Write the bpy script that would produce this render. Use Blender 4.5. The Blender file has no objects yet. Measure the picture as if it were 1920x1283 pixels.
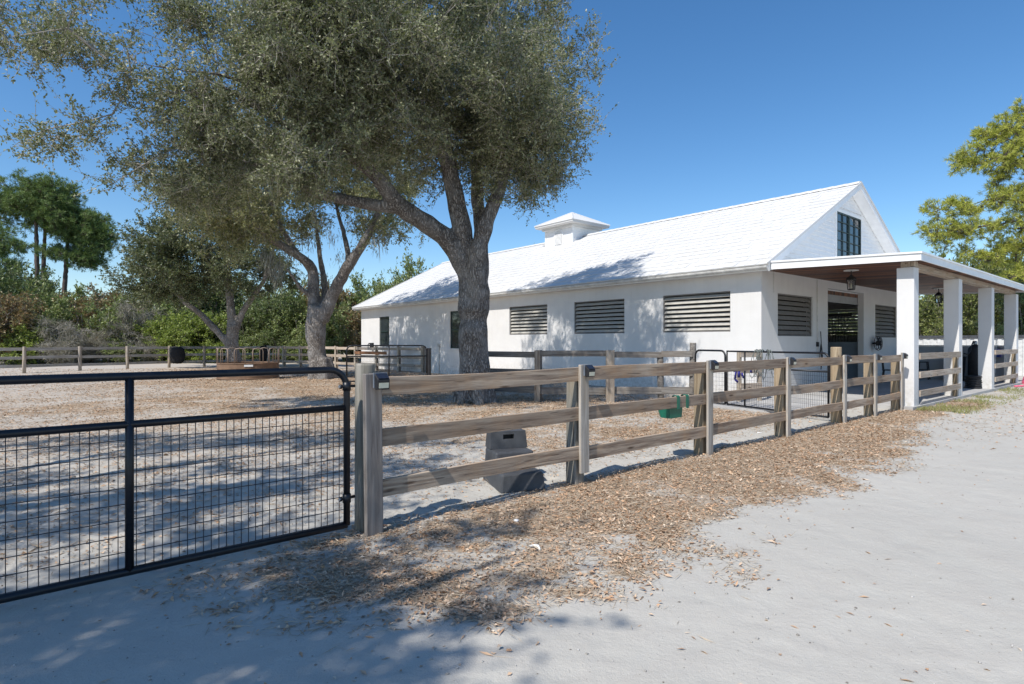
import bpy, math, random
import numpy as np
from mathutils import Vector, Matrix
random.seed(7)
RNG = np.random.default_rng(11)
SC = bpy.context.scene
COL = SC.collection
F, CX, CY, H = 1075.0, 960.0, 641.0, 1.6
BX, BY = 0.767, 0.642                      # direction of the gable side of the barn
TH = math.atan2(BY, BX)
rad = math.radians

def W(u, v, z=0.0):
    return Vector((BX*u - BY*v, BY*u + BX*v, z))
def P(x, y, Y):
    return Vector(((x-CX)/F*Y, Y, H + (CY-y)/F*Y))
def G(x, y):
    Y = H*F/(y-CY)
    return Vector(((x-CX)/F*Y, Y, 0))

# ------------------------------------------------------------------ noise
def vnoise(x, y, seed=0):
    xi = np.floor(x).astype(np.int64); yi = np.floor(y).astype(np.int64)
    fx = x-xi; fy = y-yi
    fx = fx*fx*(3-2*fx); fy = fy*fy*(3-2*fy)
    def h(a, b):
        n = (a*374761393 + b*668265263 + seed*1442695041) & 0xffffffff
        n = ((n ^ (n >> 13))*1274126177) & 0xffffffff
        return ((n ^ (n >> 16)) & 0xffff)/65535.0
    return (h(xi, yi)*(1-fx)+h(xi+1, yi)*fx)*(1-fy)+(h(xi, yi+1)*(1-fx)+h(xi+1, yi+1)*fx)*fy
def fbm(x, y, seed=0, oct=4):
    s = 0; a = .5; t = 0
    for i in range(oct):
        s = s+a*vnoise(x*2**i+17*i, y*2**i+31*i, seed+i); t += a; a *= .5
    return s/t

# ------------------------------------------------------------------ materials
class Mat:
    def __init__(s, name):
        s.m = bpy.data.materials.new(name); s.m.use_nodes = True
        s.t = s.m.node_tree; s.n = s.t.nodes; s.l = s.t.links
        s.b = s.n['Principled BSDF']; s.out = s.n['Material Output']
    def N(s, typ, **kw):
        n = s.n.new('ShaderNode'+typ)
        for k, v in kw.items():
            if k in n.inputs: n.inputs[k].default_value = v
            else: setattr(n, k, v)
        return n
    def L(s, a, b): s.l.new(a, b)
    def mix(s, fac, a, b, blend='MIX'):
        n = s.n.new('ShaderNodeMix'); n.data_type = 'RGBA'; n.blend_type = blend
        for sock, val in ((n.inputs[0], fac), (n.inputs[6], a), (n.inputs[7], b)):
            if isinstance(val, bpy.types.NodeSocket): s.l.new(val, sock)
            elif isinstance(val, (int, float)): sock.default_value = val
            else: sock.default_value = (*val, 1)
        return n.outputs[2]
    def ramp(s, src, p0, p1, c0=0.0, c1=1.0):
        n = s.n.new('ShaderNodeMapRange'); n.clamp = True
        n.inputs[1].default_value = p0; n.inputs[2].default_value = p1
        n.inputs[3].default_value = c0; n.inputs[4].default_value = c1
        s.l.new(src, n.inputs[0]); return n.outputs[0]
    def coords(s, kind='Object', scale=(1, 1, 1), rnd=False):
        tc = s.N('TexCoord'); mp = s.N('Mapping'); mp.inputs['Scale'].default_value = scale
        s.L(tc.outputs[kind], mp.inputs[0])
        if rnd:
            oi = s.N('ObjectInfo'); ml = s.N('Math', operation='MULTIPLY'); ml.inputs[1].default_value = 37.0
            s.L(oi.outputs['Random'], ml.inputs[0]); s.L(ml.outputs[0], mp.inputs['Location'])
        return mp.outputs[0]
    def noise(s, vec, scale, detail=4, rough=.6, dist=0):
        n = s.N('TexNoise'); n.inputs['Scale'].default_value = scale; n.inputs['Detail'].default_value = detail
        n.inputs['Roughness'].default_value = rough; n.inputs['Distortion'].default_value = dist
        s.L(vec, n.inputs['Vector']); return n.outputs['Fac']
    def bump(s, src, strength=.3, dist=.01, prev=None):
        n = s.N('Bump'); n.inputs['Strength'].default_value = strength; n.inputs['Distance'].default_value = dist
        s.L(src, n.inputs['Height'])
        if prev is not None: s.L(prev, n.inputs['Normal'])
        return n.outputs[0]
    def base(s, c):
        if isinstance(c, bpy.types.NodeSocket): s.L(c, s.b.inputs['Base Color'])
        else: s.b.inputs['Base Color'].default_value = (*c, 1)
        return s
    def rough(s, v): s.b.inputs['Roughness'].default_value = v; return s
    def spec(s, v): s.b.inputs['Specular IOR Level'].default_value = v; return s
    def normal(s, n): s.L(n, s.b.inputs['Normal']); return s

def plain(name, col, rough=.6, var=.12, scale=8, bump=0.0, bscale=60, metal=0, spec=.4):
    m = Mat(name); v = m.coords('Object')
    n = m.noise(v, scale, 5)
    f = m.ramp(n, .3, .7)
    m.base(m.mix(f, tuple(c*(1-var) for c in col), tuple(min(1, c*(1+var)) for c in col)))
    m.rough(rough).spec(spec); m.b.inputs['Metallic'].default_value = metal
    if bump: m.normal(m.bump(m.noise(v, bscale, 3), bump, .005))
    return m.m

def wood(name, along, c_dark, c_light, warm):
    m = Mat(name)
    sc = {'x': (1.2, 22, 22), 'z': (22, 22, 1.2)}[along]
    v = m.coords('Object', sc, rnd=True); v2 = m.coords('Object', (1, 1, 1), rnd=True)
    g = m.noise(v, 1.0, 6, .65, .6)
    base = m.mix(m.ramp(g, .37, .62), c_dark, c_light)
    st = m.noise(v2, 2.3, 3)
    base = m.mix(m.ramp(st, .48, .7, 0, .6), base, warm)
    oi = m.N('ObjectInfo')
    base = m.mix(m.ramp(oi.outputs['Random'], 0, 1, 0, .38), base, tuple(c*.55 for c in c_dark))
    sck = {'x': (1.3, 6, 6), 'z': (6, 6, 1.3)}[along]
    vk = m.coords('Object', sck, rnd=True)
    vo = m.N('TexVoronoi'); vo.inputs['Scale'].default_value = 1.1; m.L(vk, vo.inputs['Vector'])
    kn = m.ramp(vo.outputs['Distance'], .05, .13, .85, 0)
    base = m.mix(kn, base, (.07, .04, .025))
    cr = m.noise(m.coords('Object', tuple(c*2.2 for c in sc), rnd=True), 1.0, 2, .5, .3)
    crk = m.ramp(cr, .27, .36, .75, 0)
    base = m.mix(crk, base, (.06, .045, .035))
    m.base(base).rough(.85).spec(.2)
    m.normal(m.bump(g, .8, .008))
    return m.m

M = {}
M['wood_x'] = wood('weathered_board', 'x', (.23, .165, .12), (.51, .405, .305), (.47, .295, .165))
M['wood_z'] = wood('weathered_post', 'z', (.24, .195, .155), (.52, .455, .375), (.42, .31, .20))
M['wood_greyz'] = wood('grey_post_board', 'z', (.19, .165, .15), (.37, .335, .305), (.30, .235, .18))
M['wood_lightz'] = wood('light_post_board', 'z', (.30, .265, .225), (.60, .55, .48), (.44, .35, .25))
M['wood_greyx'] = wood('light_grey_board', 'x', (.26, .24, .215), (.52, .485, .44), (.38, .32, .25))
M['wood_green'] = wood('treated_post', 'z', (.17, .16, .135), (.36, .335, .29), (.30, .25, .18))
M['wood_tan'] = wood('tan_post', 'z', (.24, .18, .115), (.44, .35, .24), (.36, .25, .15))
M['wood_pale'] = wood('pale_board', 'x', (.34, .27, .21), (.58, .50, .41), (.46, .33, .22))
M['wood_palez'] = wood('pale_post', 'z', (.36, .30, .23), (.62, .54, .44), (.46, .33, .22))
M['wood_grey'] = wood('grey_board', 'x', (.14, .125, .11), (.31, .285, .255), (.25, .20, .15))
M['wood_orange'] = wood('stained_board', 'x', (.28, .13, .07), (.45, .24, .13), (.40, .20, .10))

def mk_cedar():
    m = Mat('cedar_ceiling'); v = m.coords('Object', (14, .9, 4))
    n = m.noise(v, 1.5, 5, .6, .4)
    wv = m.coords('Object', (1/.14, 1/4.0, 0))
    wn = m.N('TexWhiteNoise', noise_dimensions='2D')
    fl = m.N('VectorMath', operation='FLOOR'); m.L(wv, fl.inputs[0]); m.L(fl.outputs[0], wn.inputs['Vector'])
    c = m.mix(m.ramp(n, .3, .7), (.07, .022, .010), (.30, .115, .045))
    c = m.mix(m.ramp(wn.outputs['Value'], .2, .9, 0, .95), c, (.03, .010, .005))
    m.base(c).rough(.55); m.normal(m.bump(n, .2, .004)); return m.m
M['cedar'] = mk_cedar()

def mk_stucco():
    m = Mat('white_stucco'); v = m.coords('Object')
    n1 = m.noise(v, 1.1, 4); n2 = m.noise(v, 45, 4, .7); n3 = m.noise(v, 9, 3)
    sep = m.N('SeparateXYZ'); m.L(v, sep.inputs[0])
    c = m.mix(m.ramp(n1, .35, .75), (.74, .725, .705), (.67, .655, .635))
    low = m.ramp(sep.outputs['Z'], .05, .8, .8, 0)
    mm = m.N('Math', operation='MULTIPLY'); m.L(low, mm.inputs[0]); m.L(m.ramp(n3, .4, .65), mm.inputs[1])
    c = m.mix(mm.outputs[0], c, (.50, .47, .42))
    m.base(c).rough(.9).spec(.15)
    vs2 = m.coords('Object', (5, 5, .35)); n5 = m.noise(vs2, 1.0, 5, .7)
    up = m.ramp(sep.outputs['Z'], 1.2, 3.6, .0, .14); m5 = m.N('Math', operation='MULTIPLY'); m.L(up, m5.inputs[0]); m.L(m.ramp(n5, .52, .72), m5.inputs[1])
    c = m.mix(m5.outputs[0], c, (.42, .40, .36)); m.base(c)
    b = m.bump(n2, .35, .006); m.normal(m.bump(n3, .12, .03, b)); return m.m
M['stucco'] = mk_stucco()
def mk_tile():
    m = Mat('white_roof_tile'); v = m.coords('Object')
    g = m.N('NewGeometry')
    n = m.noise(v, .9, 5); n2 = m.noise(v, 14, 4)
    c = m.mix(m.ramp(n, .4, .75), (.655, .648, .63), (.61, .603, .585))
    c = m.mix(m.ramp(g.outputs['Random Per Island'], 0, 1, 0, .45), c, (.54, .535, .52))
    sp = m.ramp(n2, .70, .78, 0, .6); c = m.mix(sp, c, (.40, .39, .37))
    m.base(c).rough(.75).spec(.2); m.normal(m.bump(n2, .15, .01)); return m.m
M['tile'] = mk_tile()
M['white'] = plain('white_paint', (.83, .83, .82), .5, .05, 4, .06, 40)
M['whitegrey'] = plain('worn_white_paint', (.62, .61, .58), .6, .22, 5, .1, 40)
M['slat'] = plain('louvre_slat', (.43, .41, .37), .65, .12, 6)
M['slat_shaded'] = plain('shaded_louvre_slat', (.25, .235, .215), .65, .12, 6)  # slat colour darkened to carry the porch shade on the gable louvres
M['slatframe'] = plain('louvre_frame', (.20, .19, .18), .65, .12, 6)
M['dark'] = plain('dark_interior', (.035, .033, .032), .8, .3, 3)
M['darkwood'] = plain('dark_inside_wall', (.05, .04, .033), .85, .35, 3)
M['shaded_wall'] = plain('shaded_white_wall', (.36, .38, .40), .8, .1, 2, .15, 50)  # white porch end wall with its shade put into the base colour
M['panel2'] = plain('grey_transom', (.34, .35, .36), .6, .1, 3)
M['panel'] = plain('stall_panel', (.22, .26, .29), .5, .12, 2)
M['black'] = plain('black_powder_coat', (.008, .009, .013), .4, .35, 30, .05, 120, 0, .45)
M['blackmatte'] = plain('black_plastic', (.02, .02, .022), .6, .3, 10)
M['wire'] = plain('black_wire', (.02, .02, .028), .5, .2, 10)
M['block'] = plain('grey_plastic', (.062, .065, .071), .55, .28, 7, .12, 90)
M['green'] = plain('green_plastic', (.008, .135, .085), .38, .15, 6)
M['blue'] = plain('blue_nylon', (.025, .022, .20), .6, .2, 10)
M['bluebucket'] = plain('blue_plastic', (.03, .08, .4), .4, .2, 10)
M['pink'] = plain('pink_hose', (.75, .13, .22), .5, .15, 10)
M['rope'] = plain('grey_green_rope', (.16, .18, .17), .8, .3, 20)
M['steel'] = plain('galvanised_steel', (.45, .46, .47), .4, .2, 12, 0, 60, .7)
M['ring'] = plain('brown_ring_paint', (.19, .115, .07), .6, .25, 3)
M['ringrod'] = plain('pale_brown_rod', (.30, .23, .18), .6, .2, 6)
M['label'] = plain('white_label', (.8, .8, .78), .5, .04)
M['cream'] = plain('cream_lens', (.72, .68, .52), .3, .06, 20)
M['solar'] = plain('solar_cell', (.015, .02, .035), .38, .3, 40, 0, 60, 0, .35)
M['solarcap'] = plain('grey_plastic_cap', (.16, .18, .21), .35, .2, 10)
M['moss'] = plain('spanish_moss', (.24, .24, .20), .95, .3, 10)
M['debris'] = plain('white_scrap', (.75, .74, .72), .7, .1)
M['winframe'] = plain('dark_green_frame', (.025, .045, .04), .45, .2, 6)
M['hay'] = plain('black_net', (.012, .012, .013), .85, .4, 25, .6, 25)

def mk_glass(name, col):
    m = Mat(name); m.base(col).rough(.03).spec(.9)
    m.normal(m.bump(m.noise(m.coords('Object'), 1.6, 2), .06, .02)); return m.m
M['glass'] = mk_glass('window_glass', (.03, .04, .045))
def mk_lglass():
    m = Mat('lantern_glass'); m.base((.7, .7, .7)).rough(.08); m.b.inputs['Transmission Weight'].default_value = .9
    m.b.inputs['IOR'].default_value = 1.1; return m.m
M['lglass'] = mk_lglass()

def mk_concrete():
    m = Mat('concrete'); v = m.coords('Object')
    n = m.noise(v, 1.2, 5); n2 = m.noise(v, 30, 4)
    c = m.mix(m.ramp(n, .3, .7), (.36, .35, .335), (.50, .49, .47))
    c = m.mix(m.ramp(n2, .6, .75, 0, .4), c, (.26, .24, .22))
    m.base(c).rough(.85).spec(.2); m.normal(m.bump(n2, .15, .004)); return m.m
M['concrete'] = mk_concrete()

def mk_ground():
    m = Mat('sandy_ground'); v = m.coords('Object')
    at = m.N('Attribute', attribute_name='litter')
    n1 = m.noise(v, .35, 5, .55); n2 = m.noise(v, 3.2, 6, .65); n3 = m.noise(v, 26, 5, .7); n4 = m.noise(v, 140, 3, .6)
    c = m.mix(m.ramp(n1, .3, .72), (.445, .432, .39), (.525, .514, .468))
    c = m.mix(m.ramp(n2, .35, .75, 0, .55), c, (.40, .37, .33))
    c = m.mix(m.ramp(n3, .55, .75, 0, .35), c, (.56, .54, .505))
    c = m.mix(m.ramp(n4, .62, .72, 0, .5), c, (.26, .24, .22))
    sp = m.N('SeparateXYZ'); m.L(v, sp.inputs[0])
    pa = m.N('Math', operation='MULTIPLY_ADD'); m.L(sp.outputs['X'], pa.inputs[0]); pa.inputs[1].default_value = -BY
    pb = m.N('Math', operation='MULTIPLY'); m.L(sp.outputs['Y'], pb.inputs[0]); pb.inputs[1].default_value = BX; m.L(pb.outputs[0], pa.inputs[2])
    dirt = m.mix(m.ramp(n2, .35, .7), (.42, .355, .285), (.50, .44, .375))
    dm = m.N('Math', operation='MULTIPLY'); m.L(m.ramp(pa.outputs[0], 5, 13, .2, .9), dm.inputs[0]); m.L(m.ramp(n1, .25, .6, .4, 1), dm.inputs[1])
    c = m.mix(dm.outputs[0], c, dirt)
    # litter zone: crumbled leaves and straw pressed into the sand
    ad = m.N('Math', operation='ADD'); m.L(at.outputs['Fac'], ad.inputs[0])
    mm = m.N('Math', operation='MULTIPLY_ADD'); m.L(n3, mm.inputs[0]); mm.inputs[1].default_value = 1.0; mm.inputs[2].default_value = -.5
    ml = m.N('Math', operation='MULTIPLY_ADD'); m.L(n2, ml.inputs[0]); ml.inputs[1].default_value = .9; ml.inputs[2].default_value = -.45
    a2 = m.N('Math', operation='ADD'); m.L(mm.outputs[0], a2.inputs[0]); m.L(ml.outputs[0], a2.inputs[1])
    m.L(a2.outputs[0], ad.inputs[1])
    lit = m.mix(m.ramp(n4, .35, .65), (.25, .17, .105), (.53, .395, .265))
    f = m.ramp(ad.outputs[0], .38, .72, 0, .85)
    c = m.mix(f, c, lit)
    m.base(c).rough(.95).spec(.1)
    b = m.bump(n2, .35, .05); b = m.bump(n3, .42, .014, b); b = m.bump(n4, .75, .005, b)
    m.normal(b); return m.m
M['ground'] = mk_ground()

def mk_leaf(name, cols, trans=.25, rough=.45, spec=.5, tcol=None):
    m = Mat(name); g = m.N('NewGeometry')
    r = m.N('ValToRGB'); cr = r.color_ramp; cr.interpolation = 'LINEAR'
    cr.elements[0].position = 0; cr.elements[0].color = (*cols[0], 1)
    cr.elements[1].position = 1; cr.elements[1].color = (*cols[-1], 1)
    for i, c in enumerate(cols[1:-1]):
        e = cr.elements.new((i+1)/(len(cols)-1)); e.color = (*c, 1)
    m.L(g.outputs['Random Per Island'], r.inputs[0])
    n = m.noise(m.coords('Object'), .7, 3)
    col = m.mix(m.ramp(n, .35, .7, 0, .45), r.outputs[0], tuple(c*.75 for c in cols[len(cols)//2]))
    m.base(col).rough(rough).spec(spec)
    if trans > 0:
        tr = m.N('BsdfTranslucent'); tcm = m.mix(.6, col, tcol or (.25, .32, .05)); m.L(tcm, tr.inputs[0])
        mx = m.N('MixShader'); mx.inputs[0].default_value = trans
        m.L(m.b.outputs[0], mx.inputs[1]); m.L(tr.outputs[0], mx.inputs[2]); m.L(mx.outputs[0], m.out.inputs[0])
    return m.m
M['oakleaf'] = mk_leaf('oak_leaf', [(.055, .072, .034), (.165, .19, .09), (.31, .325, .18), (.52, .50, .34)], .22, .46, .4)
M['oakleaf_y'] = mk_leaf('oak_leaf_yellowing', [(.075, .09, .04), (.19, .205, .085), (.33, .33, .15), (.50, .46, .24)], .25, .4, .5)
M['oakleaf_d'] = mk_leaf('oak_leaf_dark', [(.035, .055, .022), (.09, .115, .045), (.155, .175, .08), (.25, .25, .135)], .15, .4, .5)
M['pine'] = mk_leaf('pine_needle', [(.035, .075, .028), (.11, .18, .055), (.20, .29, .09), (.31, .38, .16)], .2, .5, .3)
M['pine_y'] = mk_leaf('pine_needle_yellow', [(.20, .25, .05), (.42, .46, .08), (.60, .60, .11), (.70, .66, .20)], .3, .5, .3)
M['shrub'] = mk_leaf('shrub_leaf', [(.06, .10, .03), (.15, .21, .055), (.27, .33, .10), (.42, .43, .19)], .25)
M['shrub_d'] = mk_leaf('dark_shrub_leaf', [(.04, .07, .025), (.10, .15, .045), (.18, .235, .08), (.30, .33, .15)], .25)
M['shrub_y'] = mk_leaf('lime_leaf', [(.10, .15, .03), (.22, .30, .05), (.32, .40, .07), (.42, .45, .13)], .35)
M['shrub_r'] = mk_leaf('rusty_leaf', [(.07, .10, .035), (.17, .19, .06), (.34, .20, .10), (.32, .31, .14)], .25, tcol=(.3, .15, .05))
M['shrub_g'] = mk_leaf('grey_vine', [(.17, .155, .125), (.28, .26, .21), (.38, .35, .29), (.19, .20, .10)], .1, .7, .2)
M['litter'] = mk_leaf('fallen_leaf', [(.13, .08, .05), (.48, .28, .155), (.56, .37, .23), (.64, .48, .34), (.30, .18, .11), (.54, .32, .18), (.70, .60, .47)], 0, .7, .2)
M['grit'] = mk_leaf('grit_stone', [(.14, .12, .10), (.30, .28, .25), (.42, .40, .37), (.56, .54, .51)], 0, .9, .1)
M['straw'] = mk_leaf('dry_straw', [(.20, .15, .10), (.40, .32, .225), (.56, .47, .36), (.30, .24, .18)], 0, .8, .1)
M['grass'] = mk_leaf('grass_blade', [(.16, .19, .06), (.25, .27, .09), (.36, .34, .14), (.45, .39, .2)], .2, .6, .2)

def mk_bark(name, c0, c1, c2, s=1.0):
    m = Mat(name); v = m.coords('Object', (7*s, 7*s, 1.6*s)); v1 = m.coords('Object')
    vo = m.N('TexVoronoi', feature='DISTANCE_TO_EDGE'); vo.inputs['Scale'].default_value = 3.2
    nz = m.N('TexNoise'); nz.inputs['Scale'].default_value = 2.5; m.L(v, nz.inputs['Vector'])
    ad = m.N('VectorMath', operation='MULTIPLY_ADD'); m.L(nz.outputs['Color'], ad.inputs[0])
    ad.inputs[1].default_value = (.9, .9, .9); m.L(v, ad.inputs[2]); m.L(ad.outputs[0], vo.inputs['Vector'])
    n2 = m.noise(v1, 1.7, 4); n3 = m.noise(v1, 22, 4)
    ridge = m.ramp(vo.outputs['Distance'], .0, .22)
    c = m.mix(ridge, c0, c1); c = m.mix(m.ramp(n2, .45, .65, 0, .7), c, c2)
    c = m.mix(m.ramp(n3, .5, .7, 0, .35), c, c0)
    m.base(c).rough(.95).spec(.1)
    b = m.bump(ridge, .9, .035); m.normal(m.bump(n3, .4, .01, b)); return m.m
M['bark'] = mk_bark('oak_bark', (.10, .085, .075), (.33, .305, .28), (.42, .405, .385))
M['bark_pale'] = mk_bark('pale_oak_bark', (.13, .11, .095), (.36, .33, .30), (.44, .42, .40))
M['twig'] = plain('twig', (.20, .18, .155), .9, .4, 5)
M['twig_pale'] = plain('pale_twig', (.36, .33, .29), .9, .35, 5)
M['bark_pine'] = plain('pine_bark', (.11, .085, .075), .95, .4, 4, .5, 10)

# ------------------------------------------------------------------ mesh building
class MB:
    def __init__(s): s.v = []; s.f = []
    def add(s, vs, fs):
        o = len(s.v); s.v += [tuple(p) for p in vs]; s.f += [tuple(i+o for i in f) for f in fs]
    def box(s, x0, x1, y0, y1, z0, z1):
        s.add([(x0, y0, z0), (x1, y0, z0), (x1, y1, z0), (x0, y1, z0), (x0, y0, z1), (x1, y0, z1), (x1, y1, z1), (x0, y1, z1)],
              [(0, 3, 2, 1), (4, 5, 6, 7), (0, 1, 5, 4), (1, 2, 6, 5), (2, 3, 7, 6), (3, 0, 4, 7)])
    def hexa(s, p):
        s.add(p, [(0, 3, 2, 1), (4, 5, 6, 7), (0, 1, 5, 4), (1, 2, 6, 5), (2, 3, 7, 6), (3, 0, 4, 7)])
    def prism(s, poly, axis, a, b):
        """poly 2D points, extruded along axis ('x','y','z') from a to b"""
        def mk(p, t):
            return {'x': (t, p[0], p[1]), 'y': (p[0], t, p[1]), 'z': (p[0], p[1], t)}[axis]
        n = len(poly); vs = [mk(p, a) for p in poly]+[mk(p, b) for p in poly]
        fs = [tuple(range(n))[::-1], tuple(range(n, 2*n))]+[(i, (i+1) % n, n+(i+1) % n, n+i) for i in range(n)]
        s.add(vs, fs)
    def tube(s, pts, r, n=8, cap=True, closed=False):
        pts = [Vector(p) for p in pts]; k = len(pts)
        rr = r if isinstance(r, (list, tuple)) else [r]*k
        prev = None; rings = []
        for i, p in enumerate(pts):
            if closed: t = pts[(i+1) % k]-pts[i-1]
            else: t = pts[min(i+1, k-1)]-pts[max(i-1, 0)]
            t.normalize()
            if prev is None:
                a = Vector((0, 0, 1)) if abs(t.z) < .9 else Vector((1, 0, 0))
                x = a.cross(t).normalized()
            else:
                x = (prev-t*prev.dot(t)).normalized()
            prev = x; y = t.cross(x)
            rings.append([p+(x*math.cos(2*math.pi*j/n)+y*math.sin(2*math.pi*j/n))*rr[i] for j in range(n)])
        vs = [q for ring in rings for q in ring]; fs = []
        for i in range(k if closed else k-1):
            i2 = (i+1) % k
            for j in range(n):
                fs.append((i*n+j, i*n+(j+1) % n, i2*n+(j+1) % n, i2*n+j))
        if cap and not closed:
            fs.append(tuple(range(n))[::-1]); fs.append(tuple((k-1)*n+j for j in range(n)))
        s.add(vs, fs)
    def lathe(s, prof, c=(0, 0, 0), n=20):
        vs = []; fs = []
        for (r, z) in prof:
            for j in range(n):
                a = 2*math.pi*j/n; vs.append((c[0]+r*math.cos(a), c[1]+r*math.sin(a), c[2]+z))
        for i in range(len(prof)-1):
            for j in range(n):
                fs.append((i*n+j, i*n+(j+1) % n, (i+1)*n+(j+1) % n, (i+1)*n+j))
        fs.append(tuple(range(n))[::-1]); fs.append(tuple((len(prof)-1)*n+j for j in range(n)))
        s.add(vs, fs)
    def build(s, name, mat, parent=None, off=(0, 0, 0), loc=None, rot=None, smooth=False, bevel=0):
        me = bpy.data.meshes.new(name)
        me.from_pydata([(p[0]-off[0], p[1]-off[1], p[2]-off[2]) for p in s.v], [], s.f)
        me.materials.append(M[mat]); me.update()
        if smooth:
            me.polygons.foreach_set('use_smooth', [True]*len(me.polygons))
        o = bpy.data.objects.new(name, me); COL.objects.link(o)
        if parent: o.parent = parent
        if loc is not None: o.location = loc
        if rot is not None: o.rotation_euler = rot
        if bevel:
            b = o.modifiers.new('bevel', 'BEVEL'); b.width = bevel; b.segments = 2; b.limit_method = 'ANGLE'
        if smooth == 'auto':
            pass
        return o

def mesh_np(name, verts, faces, mat, parent=None, loc=(0, 0, 0), smooth=False):
    me = bpy.data.meshes.new(name)
    verts = np.ascontiguousarray(verts, dtype=np.float32)
    if not isinstance(faces, list): faces = [faces]
    faces = [np.asarray(f, dtype=np.int32) for f in faces if len(f)]
    nl = sum(f.size for f in faces); npoly = sum(len(f) for f in faces)
    me.vertices.add(len(verts)); me.vertices.foreach_set('co', verts.ravel())
    me.loops.add(nl); me.loops.foreach_set('vertex_index', np.concatenate([f.ravel() for f in faces]))
    me.polygons.add(npoly)
    tot = np.concatenate([np.full(len(f), f.shape[1], np.int32) for f in faces])
    st = np.concatenate([[0], np.cumsum(tot)[:-1]]).astype(np.int32)
    me.polygons.foreach_set('loop_start', st); me.polygons.foreach_set('loop_total', tot)
    if smooth: me.polygons.foreach_set('use_smooth', np.ones(npoly, bool))
    me.update(calc_edges=True); me.validate()
    me.materials.append(M[mat])
    o = bpy.data.objects.new(name, me); COL.objects.link(o)
    if parent: o.parent = parent
    o.location = loc
    return o

def tag(o, label, cat, group=None):
    o['label'] = label; o['category'] = cat
    if group: o['group'] = group
    return o
def thing(name, label, cat, loc=(0, 0, 0), rz=0, group=None):
    o = bpy.data.objects.new(name, None); COL.objects.link(o)
    o.empty_display_size = .3; o.location = loc; o.rotation_euler = (0, 0, rz)
    return tag(o, label, cat, group)
def copy_tree(o, parent=None):
    c = o.copy(); COL.objects.link(c); c.parent = parent
    for ch in o.children: copy_tree(ch, c)
    return c
def bar(name, p0, p1, h, t, mat, parent, roll=0, bevel=.004, sag=0):
    """a board from p0 to p1 (its centre line, parent's space); local x along it, h tall, t thick"""
    p0 = Vector(p0); p1 = Vector(p1); d = p1-p0; L = d.length
    mb = MB(); n = 6 if sag else 1
    ring = []
    for i in range(n+1):
        x = L*i/n; dz = -sag*math.sin(math.pi*i/n)
        ring.append([(x, -t/2, -h/2+dz), (x, t/2, -h/2+dz), (x, t/2, h/2+dz), (x, -t/2, h/2+dz)])
    vs = [q for r_ in ring for q in r_]; fs = [(0, 1, 2, 3)[::-1], tuple(n*4+j for j in range(4))]
    for i in range(n):
        for j in range(4): fs.append((i*4+j, i*4+(j+1) % 4, (i+1)*4+(j+1) % 4, (i+1)*4+j))
    fs[0] = (0, 3, 2, 1)
    mb.add(vs, fs)
    yaw = math.atan2(d.y, d.x); pitch = -math.atan2(d.z, math.hypot(d.x, d.y))
    return mb.build(name, mat, parent, loc=p0, rot=(roll, pitch, yaw), bevel=bevel)

# ------------------------------------------------------------------ ground
DENTS = []
_r = np.random.default_rng(31)
for _ in range(260):
    Y_ = 2.5*(14/2.5)**_r.random(); X_ = (_r.random()*1.9-.95)*Y_
    pad = -BY*X_+BX*Y_ > 4.6
    sz_ = (.055+.03*_r.random()) if not pad else (.07+.04*_r.random())
    DENTS.append((X_, Y_, sz_*1.25, sz_*.8, (.002+.004*_r.random()) if not pad else (.016+.018*_r.random()), _r.random()*3.14))
RUTS = [(1.55, .13, .006), (.1, .14, .006), (-1.2, .12, .005)]
def gz(x, y):
    x = np.asarray(x, float); y = np.asarray(y, float)
    shp = np.broadcast(x, y).shape; x = np.atleast_1d(np.broadcast_to(x, shp)); y = np.atleast_1d(np.broadcast_to(y, shp))
    z = (fbm(x*.45, y*.45, 3, 3)-.5)*.08 + (fbm(x*2.2, y*2.2, 9, 3)-.5)*.022
    for (cx_, cy_, rx_, ry_, dp, an) in DENTS:
        near = (np.abs(x-cx_) < .4) & (np.abs(y-cy_) < .4)
        if not near.any(): continue
        dx = x[near]-cx_; dy = y[near]-cy_; p_ = (dx*math.cos(an)+dy*math.sin(an))/rx_; q_ = (-dx*math.sin(an)+dy*math.cos(an))/ry_
        rr_ = np.sqrt(p_*p_+q_*q_); zz_ = z[near]; zz_ += dp*(-np.exp(-rr_**4)+.45*np.exp(-((rr_-1.35)/.3)**2)); z[near] = zz_
    u = BX*x+BY*y; v = -BY*x+BX*y
    for (v0_, w_, d_) in RUTS:
        vv_ = v-v0_-.25*np.sin(u*.35+v0_); z = z - d_*np.exp(-(vv_/w_)**2)*(.5+fbm(u*.8, v*2, 15, 2))
    z = z + (fbm(x*7, y*7, 21, 2)-.5)*.022*np.clip((v-4.2)/1.0, .25, 1)
    k = np.clip((u-10)/3, 0, 1)*np.clip((v-3.8)/1, 0, 1)       # level under the barn
    return z*(1-k) - .01*k
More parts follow.
